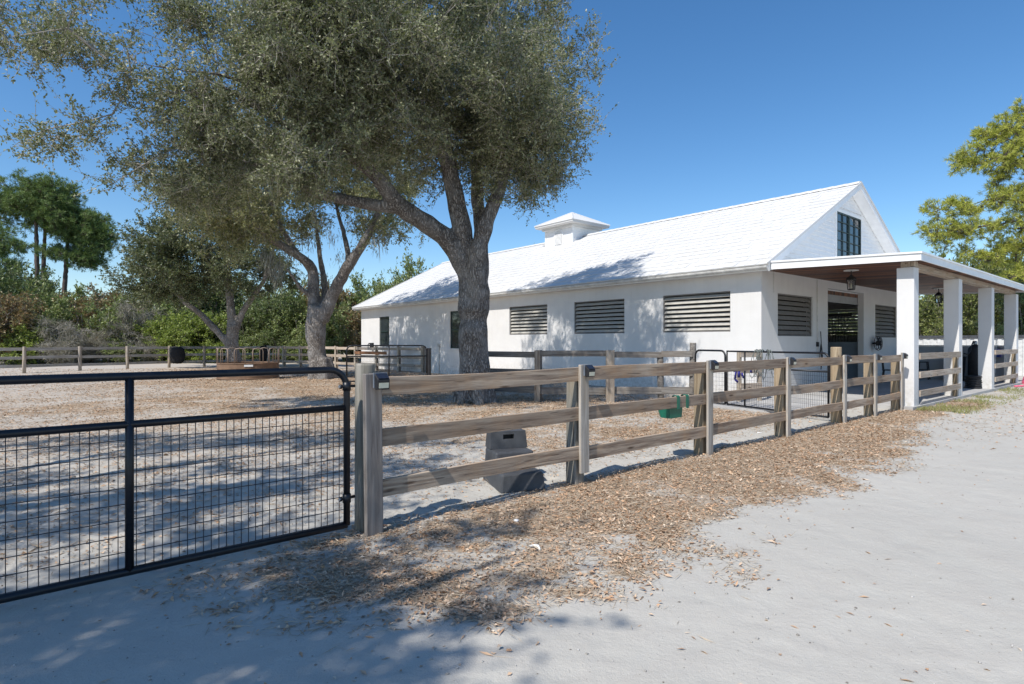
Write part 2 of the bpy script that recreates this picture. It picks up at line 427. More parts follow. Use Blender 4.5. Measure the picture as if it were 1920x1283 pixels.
def litter(x, y):
    x = np.asarray(x, float); y = np.asarray(y, float)
    u = BX*x+BY*y; v = -BY*x+BX*y
    n = fbm(x*1.1, y*1.1, 40, 4)-.5; n2 = fbm(x*3.5, y*3.5, 50, 3)-.5
    vlow = np.interp(u, [.0, .9, 2.0, 3.0, 3.8, 4.7, 6.3, 8.5, 12.2, 17.6, 22], [4.3, 3.4, 2.5, 2.25, 2.05, 2.45, 2.4, 2.65, 3.0, 3.2, 3.6])
    edge = v-vlow+n*1.5+n2*.7
    band = (.02*np.clip((edge+.5)/.5, 0, 1)+.43*np.clip((edge+.10)/.25, 0, 1)+.55*np.clip((edge-.15)/.4, 0, 1))*np.clip((4.75-v)/.25, 0, 1)*np.clip((u-.75+n*1.5)/.6, 0, 1)*np.clip((20.5-u)/2, 0, 1)
    hole = fbm(x*2.4, y*2.4, 88, 3); band = band*(.50+.50*np.clip((hole-.30)/.16+np.clip((u-5)/4, 0, .6)*np.clip(edge-.5, 0, 1), 0, 1))
    patch = np.clip((u-2.6+n*2)/1.8, .0, 1)
    band = band*(.45+.55*np.clip(patch+np.clip(n2*3+.1, 0, 1), 0, 1))
    right = .10*np.clip((u-10)/4, 0, 1)*np.clip((v-1.2+n*2)/1.2, 0, 1)*np.clip((4.6-v)/.2, 0, 1)
    g = 0
    for (cu, cv, r, a) in ((9.4, 24.0, 7.5, 1.0), (9.2, 13.0, 5.5, .8), (8.5, 19, 6, .9), (10, 36, 7, .7), (8.5, 7.5, 4.2, .6), (4.5, 18, 6, .7), (11.5, 6.5, 2.6, .8)):
        g = np.maximum(g, a*np.exp(-((u-cu)**2+(v-cv)**2)/(r*r)))
    pad = np.clip(v-4.75, 0, 1)*np.clip(g*(.82+1.8*n)+1.0*n2*g+.13+.35*n2, .02, 1)*np.clip((15.9-u)/.3, 0, 1)
    return np.clip(np.maximum(np.maximum(band, right), pad), 0, 1)

def graded(lo, f0, f1, hi, step, grow=1.09):
    a = list(np.arange(f0, f1+step/2, step)); s = step; x = a[-1]
    while x < hi: s *= grow; x += s; a.append(x)
    s = step; x = a[0]; b = []
    while x > lo: s *= grow; x -= s; b.append(x)
    return np.array(b[::-1]+a)
gx = graded(-420, -5.5, 6.5, 420, .04, 1.06); gy = graded(-90, 2.3, 8.5, 600, .04, 1.06)
XX, YY = np.meshgrid(gx, gy); ZZ = gz(XX, YY)
far = np.clip((np.hypot(XX, YY)-60)/20, 0, 1); ZZ = ZZ*(1-far)
gv = np.stack([XX, YY, ZZ], -1).reshape(-1, 3); nx, ny = len(gx), len(gy)
idx = np.arange(nx*ny).reshape(ny, nx)
gf = np.stack([idx[:-1, :-1], idx[:-1, 1:], idx[1:, 1:], idx[1:, :-1]], -1).reshape(-1, 4)
ground = mesh_np('ground', gv, gf, 'ground', smooth=True); ground['kind'] = 'structure'
at = ground.data.attributes.new('litter', 'FLOAT', 'POINT')
at.data.foreach_set('value', litter(XX, YY).ravel().astype(np.float32))

# ------------------------------------------------------------------ leaves (vectorised)
def unit(a): return a/np.maximum(np.linalg.norm(a, axis=1, keepdims=True), 1e-9)
def leaf_mesh(c, d, nrm, L, Wd, fold=.25):
    """c base point, d long axis, nrm leaf normal; 4 verts, 2 triangles each"""
    d = unit(d); s = unit(np.cross(nrm, d)); nn = np.cross(d, s)
    L = L[:, None]; Wd = Wd[:, None]
    v = np.stack([c, c+d*L*.45+s*Wd*.5+nn*Wd*fold, c+d*L, c+d*L*.45-s*Wd*.5+nn*Wd*fold], 1).reshape(-1, 3)
    b = np.arange(len(c))*4
    f = np.concatenate([np.stack([b, b+2, b+1], 1), np.stack([b, b+3, b+2], 1)])
    return v, f
def frusta(p0, p1, r0, r1, n=3):
    d = unit(p1-p0); a = np.where(np.abs(d[:, 2:3]) < .9, [[0, 0, 1.]], [[1., 0, 0]])
    x = unit(np.cross(a, d)); y = np.cross(d, x); N_ = len(p0)
    ang = np.arange(n)*2*np.pi/n
    ring = x[:, None]*np.cos(ang)[None, :, None]+y[:, None]*np.sin(ang)[None, :, None]
    v = np.concatenate([p0[:, None]+ring*r0[:, None, None], p1[:, None]+ring*r1[:, None, None]], 1).reshape(-1, 3)
    b = (np.arange(N_)*2*n)[:, None]; j = np.arange(n)[None]; j2 = (j+1) % n
    f = np.stack([b+j, b+j2, b+n+j2, b+n+j], -1).reshape(-1, 4)
    return v, f
def cat(parts):
    vs = []; fs = []; o = 0
    for v, f in parts: vs.append(v); fs.append(f+o); o += len(v)
    return np.concatenate(vs), np.concatenate(fs)

# fallen leaves and straw: two uncountable layers on the sand
def scatter(n, xr, yr, seed, wfar=1.0):
    r = np.random.default_rng(seed)
    out = []
    tot = 0
    while tot < n:
        m = n*3
        Y = yr[0]*(yr[1]/yr[0])**r.random(m)               # denser near the camera
        X = (r.random(m)*(xr[1]-xr[0])+xr[0])*Y
        keep = r.random(m) < litter(X, Y)*np.clip(Y/yr[0], 0, 3)/3*1.0
        X = X[keep]; Y = Y[keep]; out.append(np.stack([X, Y], 1)); tot += len(X)
    return np.concatenate(out)[:n], r
def litter_obj(name, n, L0, W0, mat, seed, flat, lift):
    pts, r = scatter(n, (-1.05, 1.05), (2.6, 34), seed)
    k = len(pts); x, y = pts[:, 0], pts[:, 1]
    sc = 1+np.clip((y-6)/22, 0, 1.2)
    d = r.normal(size=(k, 3)); d[:, 2] *= flat; nr = r.normal(size=(k, 3))*.38+[0, 0, 1]
    L = L0*np.exp(r.normal(size=k)*.38)*sc; Wd = W0*np.exp(r.normal(size=k)*.35)*sc
    c = np.stack([x, y, gz(x, y)+.004+lift*r.random(k)], 1)
    v, f = leaf_mesh(c, d, nr, L, Wd, .35)
    v[:, 2] = np.maximum(v[:, 2], gz(v[:, 0], v[:, 1])+.002)
    o = mesh_np(name, v, f, mat)
    o['kind'] = 'stuff'; return o
o = litter_obj('fallen_leaves', 84000, .033, .0155, 'litter', 5, .18, .007)
o['label'] = 'dry brown leaves strewn along the fence and under the oaks'; o['category'] = 'fallen leaves'
o = litter_obj('dry_straw', 150000, .080, .0034, 'straw', 6, .13, .011)
o['label'] = 'dry grass straw and pine needles mixed among the leaves'; o['category'] = 'straw'
# sparse specks on the open sand
r = np.random.default_rng(77); k = 420
Y = 2.6*(30/2.6)**r.random(k); X = (r.random(k)*2-1)*Y
v, f = leaf_mesh(np.stack([X, Y, gz(X, Y)+.004], 1), r.normal(size=(k, 3))*[1, 1, .1], np.tile([0, 0, 1.], (k, 1))+r.normal(size=(k, 3))*.3,
                 .02+.05*r.random(k)**2, .008+.012*r.random(k), .3)
o = mesh_np('leaf_scraps', v, f, 'litter'); o['kind'] = 'stuff'; o['label'] = 'scattered leaf scraps lying on the open pale sand'; o['category'] = 'leaf scraps'
r = np.random.default_rng(79); k = 2600
Y = 2.6*(20/2.6)**r.random(k); X = (r.random(k)*2-1)*Y
keep = litter(X, Y) < .35; X = X[keep]; Y = Y[keep]; k = len(X)
sz_ = .003+.008*r.random(k)**4; b_ = np.stack([X, Y, gz(X, Y)+sz_*.25], 1)
oc = np.array([[1, 0, 0], [0, 1, 0], [-1, 0, 0], [0, -1, 0], [0, 0, .7], [0, 0, -.7]])
v = (b_[:, None]+oc[None]*sz_[:, None, None]*(.7+.6*r.random((k, 6, 1)))).reshape(-1, 3)
of = np.array([[0, 1, 4], [1, 2, 4], [2, 3, 4], [3, 0, 4], [1, 0, 5], [2, 1, 5], [3, 2, 5], [0, 3, 5]])
f = (np.arange(k)[:, None, None]*6+of[None]).reshape(-1, 3)
o = mesh_np('grit', v, f, 'grit'); o['kind'] = 'stuff'; o['label'] = 'small pale and dark stones scattered on the sand'; o['category'] = 'grit'
# short grass by the porch column
r = np.random.default_rng(78); k = 5200
uu = 15.8+10*r.random(k)**1.6; vv = 3.1+1.1*r.random(k)**.6
keep = fbm(uu*1.2, vv*1.6, 60, 3) > .46; uu = uu[keep]; vv = vv[keep]; k = len(uu)
X = BX*uu-BY*vv; Y = BY*uu+BX*vv
v, f = leaf_mesh(np.stack([X, Y, gz(X, Y)-.003], 1), r.normal(size=(k, 3))*.55+[0, 0, .9], r.normal(size=(k, 3)), .05+.08*r.random(k), .008+.006*r.random(k), .1)
o = mesh_np('grass', v, f, 'grass'); o['kind'] = 'stuff'; o['label'] = 'sparse yellow green grass beside the porch columns'; o['category'] = 'grass'

# ------------------------------------------------------------------ trees
def catmull(pts, radii, step=.25):
    pts = [Vector(p) for p in pts]; out = []; rr = []
    for i in range(len(pts)-1):
        p0 = pts[max(i-1, 0)]; p1 = pts[i]; p2 = pts[i+1]; p3 = pts[min(i+2, len(pts)-1)]
        n = max(2, int((p2-p1).length/step))
        for j in range(n):
            t = j/n
            q = .5*((2*p1)+(p2-p0)*t+(2*p0-5*p1+4*p2-p3)*t*t+(3*p1-p0-3*p2+p3)*t**3)
            out.append(q); rr.append(radii[i]*(1-t)+radii[i+1]*t)
    out.append(pts[-1]); rr.append(radii[-1])
    return out, rr

def make_tree(name, label, category, base, limbs, blobs, n_attr, leaf, seed, barkmat='bark', leafmat='oakleaf', twigmat='twig',
              twigs=12, per=14, tl=(.35, .85), group=None, voxel=.05, droop=0.0, seglen=.45, needle=False, flare=True, minr=.007, upb=.2, jit=1.0, clump=1, crad=.5):
    r = np.random.default_rng(seed); base = Vector(base)
    t = thing(name, label, category, base, 0, group)
    mb = MB(); nodes = []; par = []; dirs = []; fixed = []
    for li, (pts, radii) in enumerate(limbs):
        q, rr = catmull(pts, radii)
        if li == 0 and flare:
            pass
        wob = [Vector((r.normal()*.012, r.normal()*.012, 0)) for _ in q]
        mb.tube([a+b-base for a, b in zip(q, wob)], [x*(1+.05*r.normal()) for x in rr], 14)
        for i in range(len(q)):
            dd = (q[min(i+1, len(q)-1)]-q[max(i-1, 0)]).normalized()
            if i > len(q)*.35 and rr[i] < limbs[0][1][0]*.62:
                nodes.append(q[i]); par.append(-1); dirs.append(dd); fixed.append(rr[i])
    if flare:
        R = limbs[0][1][0]
        for k in range(5):
            a = k*1.256+r.random()*.5; dv = Vector((math.cos(a), math.sin(a), 0))
            mb.tube([Vector((0, 0, R*1.9))+dv*R*.45, Vector((0, 0, R*.7))+dv*R*.88, dv*R*1.05+Vector((0, 0, R*.05)), dv*R*1.3-Vector((0, 0, R*.3))],
                    [R*.40, R*.36, R*.32, R*.2], 8)
    tr = mb.build('trunk', barkmat, t, smooth=True)
    if voxel:
        rm = tr.modifiers.new('remesh', 'REMESH'); rm.mode = 'VOXEL'; rm.voxel_size = voxel; rm.use_smooth_shade = True
        sm = tr.modifiers.new('smooth', 'SMOOTH'); sm.factor = .5; sm.iterations = 5
    # attractors
    A = []; OUT = []
    wsum = sum(b[2] for b in blobs)
    for (c, rr3, w) in blobs:
        m = max(1, int(n_attr*w/wsum/clump)); cc = np.array(c); rr3 = np.array(rr3)
        d = unit(r.normal(size=(m, 3))); rho = (.30+.70*r.random(m)**.6)*(1+.12*r.normal(size=m))
        pts_ = cc+d*rho[:, None]*rr3
        if clump > 1:
            pts_ = np.repeat(pts_, clump, 0); d = np.repeat(d, clump, 0); pts_ = pts_+r.normal(size=pts_.shape)*np.array([crad, crad, crad*.55])*np.repeat(.6+.8*r.random(m), clump)[:, None]
        A.append(pts_); OUT.append(d)
    A = np.concatenate(A); OUT = np.concatenate(OUT)
    NP = np.array([list(p) for p in nodes]); ND = np.array([list(p) for p in dirs])
    d0 = np.min(np.linalg.norm(A[:, None]-NP[None], axis=2), axis=1); order = np.argsort(d0)
    cap = len(NP)+len(A)*14
    PN = np.zeros((cap, 3)); PD = np.zeros((cap, 3)); PA = np.full(cap, -1); M0 = len(NP); cnt = M0
    PN[:M0] = NP; PD[:M0] = ND; tips = []
    for ai in order:
        a = A[ai]
        dv = a-PN[:cnt]; ds = np.linalg.norm(dv, axis=1)
        cosang = np.sum(dv*PD[:cnt], 1)/np.maximum(ds, 1e-6)
        i = int(np.argmin(ds*(1.25-.25*cosang)))
        d = ds[i]; n = min(12, max(1, int(d/seglen)))
        ctrl = PN[i]+PD[i]*d*.4+np.array([0, 0, .12*d])+r.normal(size=3)*.10*d*jit
        last = i
        for j in range(1, n+1):
            s = j/n; q = PN[i]*(1-s)**2+ctrl*2*s*(1-s)+a*s*s
            if j < n: q = q+r.normal(size=3)*.035*jit
            dd = q-PN[last]; PN[cnt] = q; PD[cnt] = dd/max(np.linalg.norm(dd), 1e-6); PA[cnt] = last; last = cnt; cnt += 1
            if cnt >= cap-2: break
        tips.append((last, ai))
        if cnt >= cap-20: break
    pw = 2.5; acc = np.zeros(cnt); rn = np.zeros(cnt)
    for i in range(cnt-1, M0-1, -1):
        rn[i] = max(minr, acc[i]**(1/pw)); acc_p = PA[i]
        if acc_p >= 0: acc[acc_p] += rn[i]**pw
    ii = np.arange(M0, cnt); pi = PA[ii]
    r0 = np.where(pi < M0, rn[ii]*1.15, rn[np.maximum(pi, 0)]); r0 = np.minimum(r0, rn[ii]*1.6)
    bo = np.array(list(base))
    thick = rn[ii] > .03
    parts = []
    if thick.any(): parts.append(frusta(PN[pi[thick]]-bo, PN[ii[thick]]-bo, r0[thick], rn[ii[thick]], 7))
    if (~thick).any(): parts.append(frusta(PN[pi[~thick]]-bo, PN[ii[~thick]]-bo, r0[~thick], rn[ii[~thick]], 4))
    # twigs
    tp = np.array([x[0] for x in tips]); ta = np.array([x[1] for x in tips])
    S = PN[np.repeat(tp, twigs)]; O = OUT[np.repeat(ta, twigs)]; Kt = len(S)
    S = S+r.normal(size=(Kt, 3))*.10
    D = unit(O*.55+r.normal(size=(Kt, 3))*.85+np.array([0, 0, upb])); TL = tl[0]+(tl[1]-tl[0])*r.random(Kt)
    mid = S+D*TL[:, None]*.5+r.normal(size=(Kt, 3))*.05*TL[:, None]
    end = mid+unit(D+r.normal(size=(Kt, 3))*.3+np.array([0, 0, -droop]))*TL[:, None]*.5
    tw = minr*.75
    parts.append(frusta(S-bo, mid-bo, np.full(Kt, tw), np.full(Kt, tw*.7), 3))
    parts.append(frusta(mid-bo, end-bo, np.full(Kt, tw*.7), np.full(Kt, tw*.35), 3))
    v, f = cat(parts); mesh_np('branches', v, f, twigmat, t, smooth=True)
    # leaves
    if needle:
        q = np.repeat(np.arange(Kt), per); c = end[q]-D[q]*(TL[q]*.35*r.random(len(q)))[:, None]
        d = unit(D[q]*.8+r.normal(size=(len(q), 3))*.6); nr = r.normal(size=(len(q), 3))
    else:
        q = np.repeat(np.arange(Kt), per); s = .1+.95*r.random(len(q))
        c = np.where(s[:, None] < .5, S[q]+(mid[q]-S[q])*(s*2)[:, None], mid[q]+(end[q]-mid[q])*(s*2-1)[:, None])
        c = c+r.normal(size=c.shape)*.02
        d = unit(D[q]*.5+r.normal(size=c.shape)*.8); nr = r.normal(size=c.shape)*.8+[0, 0, .7]
    kk = len(q); L = leaf[0]*(.6+.8*r.random(kk)); Wd = leaf[1]*(.6+.8*r.random(kk))
    v, f = leaf_mesh(c-bo, d, nr, L, Wd, .22)
    mesh_np('crown', v, f, leafmat, t)
    return t

# --- the big live oak in the middle
Y1 = 15.4
b1 = Vector((-1.0, 15.3, -.05))
limbs = [
    ([b1, P(889, 690, 15.35), P(888, 600, 15.4), P(889, 530, 15.4), P(884, 470, 15.4)], [.46, .40, .385, .41, .38]),
    ([P(880, 520, 15.35), P(845, 455, 15.1), P(800, 420, 14.8), P(748, 384, 14.4), P(700, 325, 13.9), P(630, 280, 13.3), P(520, 225, 12.6), P(400, 150, 12.0)], [.30, .27, .24, .22, .17, .13, .08, .035]),
    ([P(760, 392, 14.5), P(690, 382, 14.2), P(600, 362, 13.9), P(500, 318, 13.6), P(400, 290, 13.4)], [.17, .15, .13, .10, .06]),
    ([P(880, 500, 15.3), P(862, 410, 15.1), P(845, 330, 15.0), P(828, 230, 14.9), P(800, 90, 14.8), P(770, -60, 14.9)], [.28, .25, .23, .19, .14, .08]),
    ([P(893, 560, 15.2), P(893, 490, 15.0), P(908, 430, 14.9), P(928, 375, 14.9), P(948, 320, 14.9), P(990, 220, 15.0), P(1020, 110, 15.1)], [.24, .22, .20, .18, .15, .11, .06]),
    ([P(900, 540, 15.7), P(902, 450, 15.9), P(895, 360, 16.2), P(900, 260, 16.6), P(930, 110, 17.2)], [.25, .21, .18, .13, .07]),
    ([P(845, 330, 15.0), P(800, 230, 14.2), P(720, 120, 13.2), P(640, 20, 12.5)], [.15, .13, .10, .06]),
    ([P(630, 280, 13.3), P(470, 160, 11.8), P(330, 130, 10.9), P(200, 110, 10.3)], [.07, .05, .035, .02]),
]
def LB(x, y, Y, rx, rz, w): return (tuple(P(x, y, Y)), (rx*.85, rx*.8, rz*.8), w*(.8 if x > 320 else .5))
blobs = [((-2.2, 14.6, 9.2), (4.0, 4.3, 3.2), 3.4), ((.0, 14.9, 7.7), (1.75, 2.4, 2.4), 1.6), ((.35, 14.9, 6.2), (1.25, 1.6, 1.15), .42), ((-4.4, 13.8, 8.2), (2.3, 2.7, 2.2), 1.9),
         LB(55, 85, 11.3, .75, .35, .07), LB(15, 70, 11.2, .4, .25, .03), LB(110, 20, 11.4, .8, .4, .09), LB(190, -30, 11.6, .9, .5, .10), LB(130, 120, 11.5, .7, .32, .08), LB(190, 75, 11.8, .75, .35, .09),
         ((-4.1, 11.6, 7.9), (1.6, .9, 1.3), .6), LB(450, 255, 12.0, 1.2, .9, .30), LB(560, 300, 12.3, 1.1, .7, .26), LB(400, 330, 12.5, .9, .6, .18), LB(640, 250, 12.6, 1.2, .8, .28), LB(400, 180, 11.8, .8, .7, .16),
         LB(205, 108, 10.5, .8, .4, .12), LB(150, 100, 10.5, .6, .3, .06), LB(120, 260, 11.2, .6, .28, .06), LB(180, 235, 11.3, .75, .35, .10), LB(245, 215, 11.6, .8, .4, .11), LB(235, 140, 11.8, .6, .3, .06), LB(370, 60, 12.2, .8, .8, .2), LB(350, 225, 12, .6, .4, .10), LB(255, 325, 11.8, .45, .28, .05), LB(320, 315, 12.2, .6, .4, .09), LB(370, 365, 12.6, .7, .45, .12),
         ((-2.2, 15.6, 12.0), (3.6, 4.0, 2.2), 1.4), ((-3.4, 12.6, 7.4), (2.3, 2.2, 1.6), .7), ((-.8, 17.4, 9.5), (2.8, 2.5, 3.0), .8)]
make_tree('oak_tree', 'large live oak with thick forked trunk nearest the fence', 'tree', b1, limbs, blobs, 2150, (.066, .033), 101,
          'bark', 'oakleaf', 'twig_pale', 15, 16, (.25, .7), voxel=.045, clump=5, crad=.36)

# --- second oak, pale trunk, hung with moss
b2 = Vector((-8.3, 25.0, -.05))
limbs = [
    ([b2, P(594, 660, 25), P(592, 600, 25), P(598, 575, 25)], [.50, .40, .41, .42]),
    ([P(590, 610, 25), P(588, 550, 25.2), P(586, 505, 25.3), P(560, 480, 25), P(520, 455, 24.6), P(460, 410, 24), P(390, 370, 23.5)], [.30, .26, .24, .20, .17, .12, .07]),
    ([P(604, 600, 25), P(625, 550, 25), P(652, 500, 24.8), P(685, 450, 24.6), P(712, 395, 24.5), P(730, 330, 24.5)], [.32, .28, .24, .20, .15, .09]),
    ([P(588, 560, 25.1), P(565, 540, 24.8), P(550, 520, 24.5), P(535, 500, 24.3)], [.12, .10, .08, .04]),
    ([P(655, 498, 24.8), P(650, 460, 25.5), P(640, 420, 26), P(620, 350, 26.5)], [.15, .12, .10, .06]),
    ([P(606, 590, 25.2), P(608, 530, 25.8), P(600, 480, 26.3), P(590, 400, 27)], [.18, .15, .12, .07]),
    ([P(560, 480, 25), P(530, 430, 25.5), P(500, 360, 26), P(480, 280, 26.5)], [.14, .12, .10, .06]),
]
blobs = [((-11.2, 24.6, 8.4), (3.8, 4.2, 2.6), 2.4), ((-6.4, 24.8, 8.6), (2.4, 3.2, 2.3), 1.2), ((-8.6, 25.5, 11.0), (4.2, 4.5, 2.6), 1.8), ((-12.7, 24, 7.4), (1.6, 2.4, 1.4), .6)]
oak2 = make_tree('oak_tree', 'pale trunked oak hung with grey moss, beside the round feeder', 'tree', b2, limbs, blobs, 950, (.10, .05), 102,
                 'bark_pale', 'oakleaf_y', 'twig_pale', 11, 14, (.3, .85), voxel=.06, clump=5, crad=.45)
# moss: hanging strands under the limbs
r = np.random.default_rng(500); pts = []
for (x, y, Y, n, ln) in ((505, 475, 24.3, 26, 1.2), (520, 500, 24.3, 16, 1.2), (545, 478, 24.5, 14, .5), (490, 440, 24.2, 14, .5), (620, 440, 25, 12, .5), (600, 415, 25, 14, .45), (655, 415, 25, 10, .5), (708, 440, 24.4, 12, .95), (720, 435, 24.4, 6, .6), (690, 410, 24.5, 10, .5), (640, 480, 24.7, 10, .6), (580, 450, 24.8, 10, .6), (606, 520, 25.4, 14, .8)):
    c = np.array(list(P(x, y, Y)))
    for _ in range(n*5):
        k_ = r.random(); pts.append((c+r.normal(size=3)*[.20, .22, .16], ln*(.2+.9*k_*k_)))
c = np.array([p[0] for p in pts])-np.array(list(b2)); L = np.array([p[1] for p in pts])
v1, f1_ = leaf_mesh(c, np.tile([0, 0, -1.], (len(c), 1))+r.normal(size=c.shape)*.16, r.normal(size=c.shape), L*.6, .018+.03*r.random(len(c)), .1)
v2, f2_ = leaf_mesh(c-np.stack([L*0, L*0, L*.45], 1)+r.normal(size=c.shape)*.03, np.tile([0, 0, -1.], (len(c), 1))+r.normal(size=c.shape)*.22, r.normal(size=c.shape), L*.55, .012+.02*r.random(len(c)), .1)
v, f = cat([(v1, f1_), (v2, f2_)])
mesh_np('hanging_moss', v, f, 'moss', oak2)

# --- third oak, farther, with a long low limb
b3 = Vector((-17.0, 35.0, -.05))
limbs = [
    ([b3, P(437, 665, 35), P(436, 630, 35), P(437, 610, 35)], [.46, .38, .36, .34]),
    ([P(432, 650, 35), P(408, 622, 34.8), P(375, 588, 34.5), P(345, 565, 34.2), P(320, 535, 34)], [.22, .20, .18, .14, .08]),
    ([P(436, 620, 35), P(433, 580, 35), P(430, 540, 35), P(425, 490, 35), P(415, 430, 35)], [.28, .25, .22, .17, .09]),
    ([P(441, 620, 35), P(455, 585, 35), P(475, 555, 34.8), P(495, 525, 34.6), P(510, 480, 34.4)], [.22, .19, .17, .13, .07]),
]
blobs = [((-20.6, 34.2, 5.6), (2.9, 3.2, 1.8), 1.5), ((-16.0, 34.8, 6.2), (2.6, 3.2, 1.7), 1.2), ((-18.6, 35.2, 7.8), (3.2, 3.4, 1.8), 1.4), ((-21.4, 34.4, 7.0), (1.4, 1.6, 1.3), .45), ((-16.5, 35.5, 9.5), (2.6, 3, 1.6), .8)]
make_tree('oak_tree', 'dark crowned oak with a long limb sweeping left near the far fence', 'tree', b3, limbs, blobs, 620, (.14, .07), 103,
          'bark_pale', 'oakleaf_d', 'twig', 11, 13, (.35, .95), voxel=.07, clump=4, crad=.45)

# --- oaks behind the camera and to its left: they throw the dappled shade over the gate
def shade_tree(base, crown, n, seed, label):
    base = Vector(base); top = Vector((base.x, base.y, 3.4)); limbs = [([base, (base+top)/2, top], [.42, .36, .33])]
    for (c, rr3, w) in crown:
        c = Vector(c); limbs.append(([top-Vector((0, 0, .4)), top.lerp(c, .5)+Vector((0, 0, .3)), c], [.2, .14, .06]))
    make_tree('oak_tree', label, 'tree', base, limbs, crown, n, (.10, .05), seed, 'bark', 'oakleaf', 'twig', 10, 11, (.3, .8), voxel=.08, clump=4, crad=.32)
shade_tree((-9.9, 1.2, -.05), [((-9.6, .6, 7.2), (2.4, 1.6, 1.2), 1), ((-7.6, 1.8, 7.4), (1.7, 1.2, .9), .8), ((-12.5, 3.0, 7.6), (2, 2, 1.2), .7), ((-6.6, 4.2, 8.2), (1.5, .8, .7), .6), ((-9.4, 3.9, 8.0), (1.7, .9, .8), .6), ((-5.4, 2.4, 7.8), (.9, .6, .6), .25)], 270, 104,
           'broad oak shading the ground inside the wire gate, left of the frame')
shade_tree((-7.6, -3.8, -.05), [((-5.4, -1.5, 7.4), (1.6, 1.0, .9), .9), ((-7.6, -2.2, 7.6), (1.8, 1.3, 1.1), .9), ((-4.9, -.75, 7.0), (.75, .45, .5), .32), ((-3.35, .1, 7.0), (.5, .28, .35), .12), ((-5.6, .55, 7.2), (1.3, .5, .6), .4), ((-5.2, -2.4, 7.6), (1.0, .7, .7), .5), ((-6.5, -4.0, 7.8), (2.2, 1.6, 1.2), .5)], 200, 105,
           'broad oak shading the sand in front of the gate, behind the camera')

# --- pines
def pine(base, top, lean, blobs, n, seed, label, mat='pine', leaf=(.34, .035), rt=.3, group=None, tl=(.25, .6), twigs=9, per=22):
    base = Vector(base); top = Vector(top)
    m1 = base.lerp(top, .35)+Vector((lean, 0, 0)); m2 = base.lerp(top, .7)+Vector((lean*.6, 0, 0))
    return make_tree('pine_tree', label, 'tree', base, [([base, m1, m2, top], [rt, rt*.8, rt*.58, rt*.2])], blobs, n, leaf, seed, 'bark_pine', mat, 'bark_pine',
                     twigs, per, tl, group, 0, 0, .9, True, False, .018, .35)
YP = 58.0
def PB(x, y, Y, rx, rz, w): return (tuple(P(x, y, Y)), (rx, rx*.9, rz), w)
pine(Vector((P(62, 641, YP).x, YP, 0)), P(66, 345, YP), .3, [PB(60, 375, YP, 3.2, 2.2, 1.5), PB(100, 365, YP, 2.2, 1.6, .8), PB(120, 415, YP, 2.6, 1.6, .8), PB(30, 395, YP, 2.4, 1.5, .7), PB(105, 395, YP, 2.2, 1.6, .7)], 360, 201,
     'tall slim pine with rounded bright green crown, leftmost of the pine trio')
pine(Vector((P(80, 641, YP+3).x, YP+3, 0)), P(88, 365, YP+3), -.2, [PB(95, 385, YP+3, 2.8, 1.8, 1), PB(130, 420, YP+3, 2.8, 1.6, .9)], 230, 202,
     'slim straight pine standing between two others of the left pine trio')
pine(Vector((P(106, 641, YP+1).x, YP+1, 0)), P(130, 400, YP+1), .2, [PB(150, 425, YP+1, 2.6, 1.6, 1), PB(175, 455, YP+1, 1.9, 1.1, .7), PB(120, 475, YP+1, 2.2, .6, .35), PB(165, 490, YP+1, 1.9, .5, .35), PB(190, 440, YP+1, 1.2, .8, .3)], 300, 203,
     'dark green pine with lopsided layered crown, rightmost of the pine trio')
pine(Vector((P(-25, 641, 50).x, 50, 0)), P(-15, 430, 50), .2, [PB(5, 460, 50, 1.6, .9, .8), PB(-30, 440, 50, 2.6, 1.6, 1), PB(5, 500, 50, 1.5, .7, .5), PB(10, 540, 50, 1.8, 1.1, .6)], 130, 204,
     'pine cut by the left edge of the picture behind the thicket')
YR = 30.0
pine(Vector((P(2010, 641, YR).x, YR, 0)), P(2000, 140, YR), -.4,
     [PB(1960, 230, YR, 1.6, 1.2, .9), PB(1870, 265, YR, 1.1, .6, .5), PB(1930, 290, YR, 1.2, .8, .6), PB(1915, 380, YR, 1.3, .6, .5), PB(1830, 430, YR, 1.2, .4, .4), PB(1905, 460, YR, 1.4, .5, .5), PB(1920, 520, YR, 1.3, .4, .4),
      PB(1900, 245, YR, 1.5, .8, .8), PB(1935, 215, YR, 1.3, .8, .6), PB(1850, 300, YR, 1.5, .5, .55), PB(1790, 312, YR, .45, .3, .12), PB(1890, 300, YR, 1.2, .5, .4), PB(1780, 395, YR, 1.2, .45, .5), PB(1765, 435, YR, 1.3, .4, .55),
      PB(1840, 380, YR, 1.2, .4, .3), PB(1900, 340, YR, 1.2, .6, .4), PB(1890, 420, YR, 1.0, .45, .35), PB(1815, 470, YR, 1.2, .28, .22), PB(1875, 480, YR, 1.2, .4, .4), PB(1945, 400, YR, 1.6, 1.6, .7)], 330, 205,
     'yellow green pine with open ragged branches right of the barn', 'pine_y', (.22, .022), .26, None, (.18, .42), 10, 26)

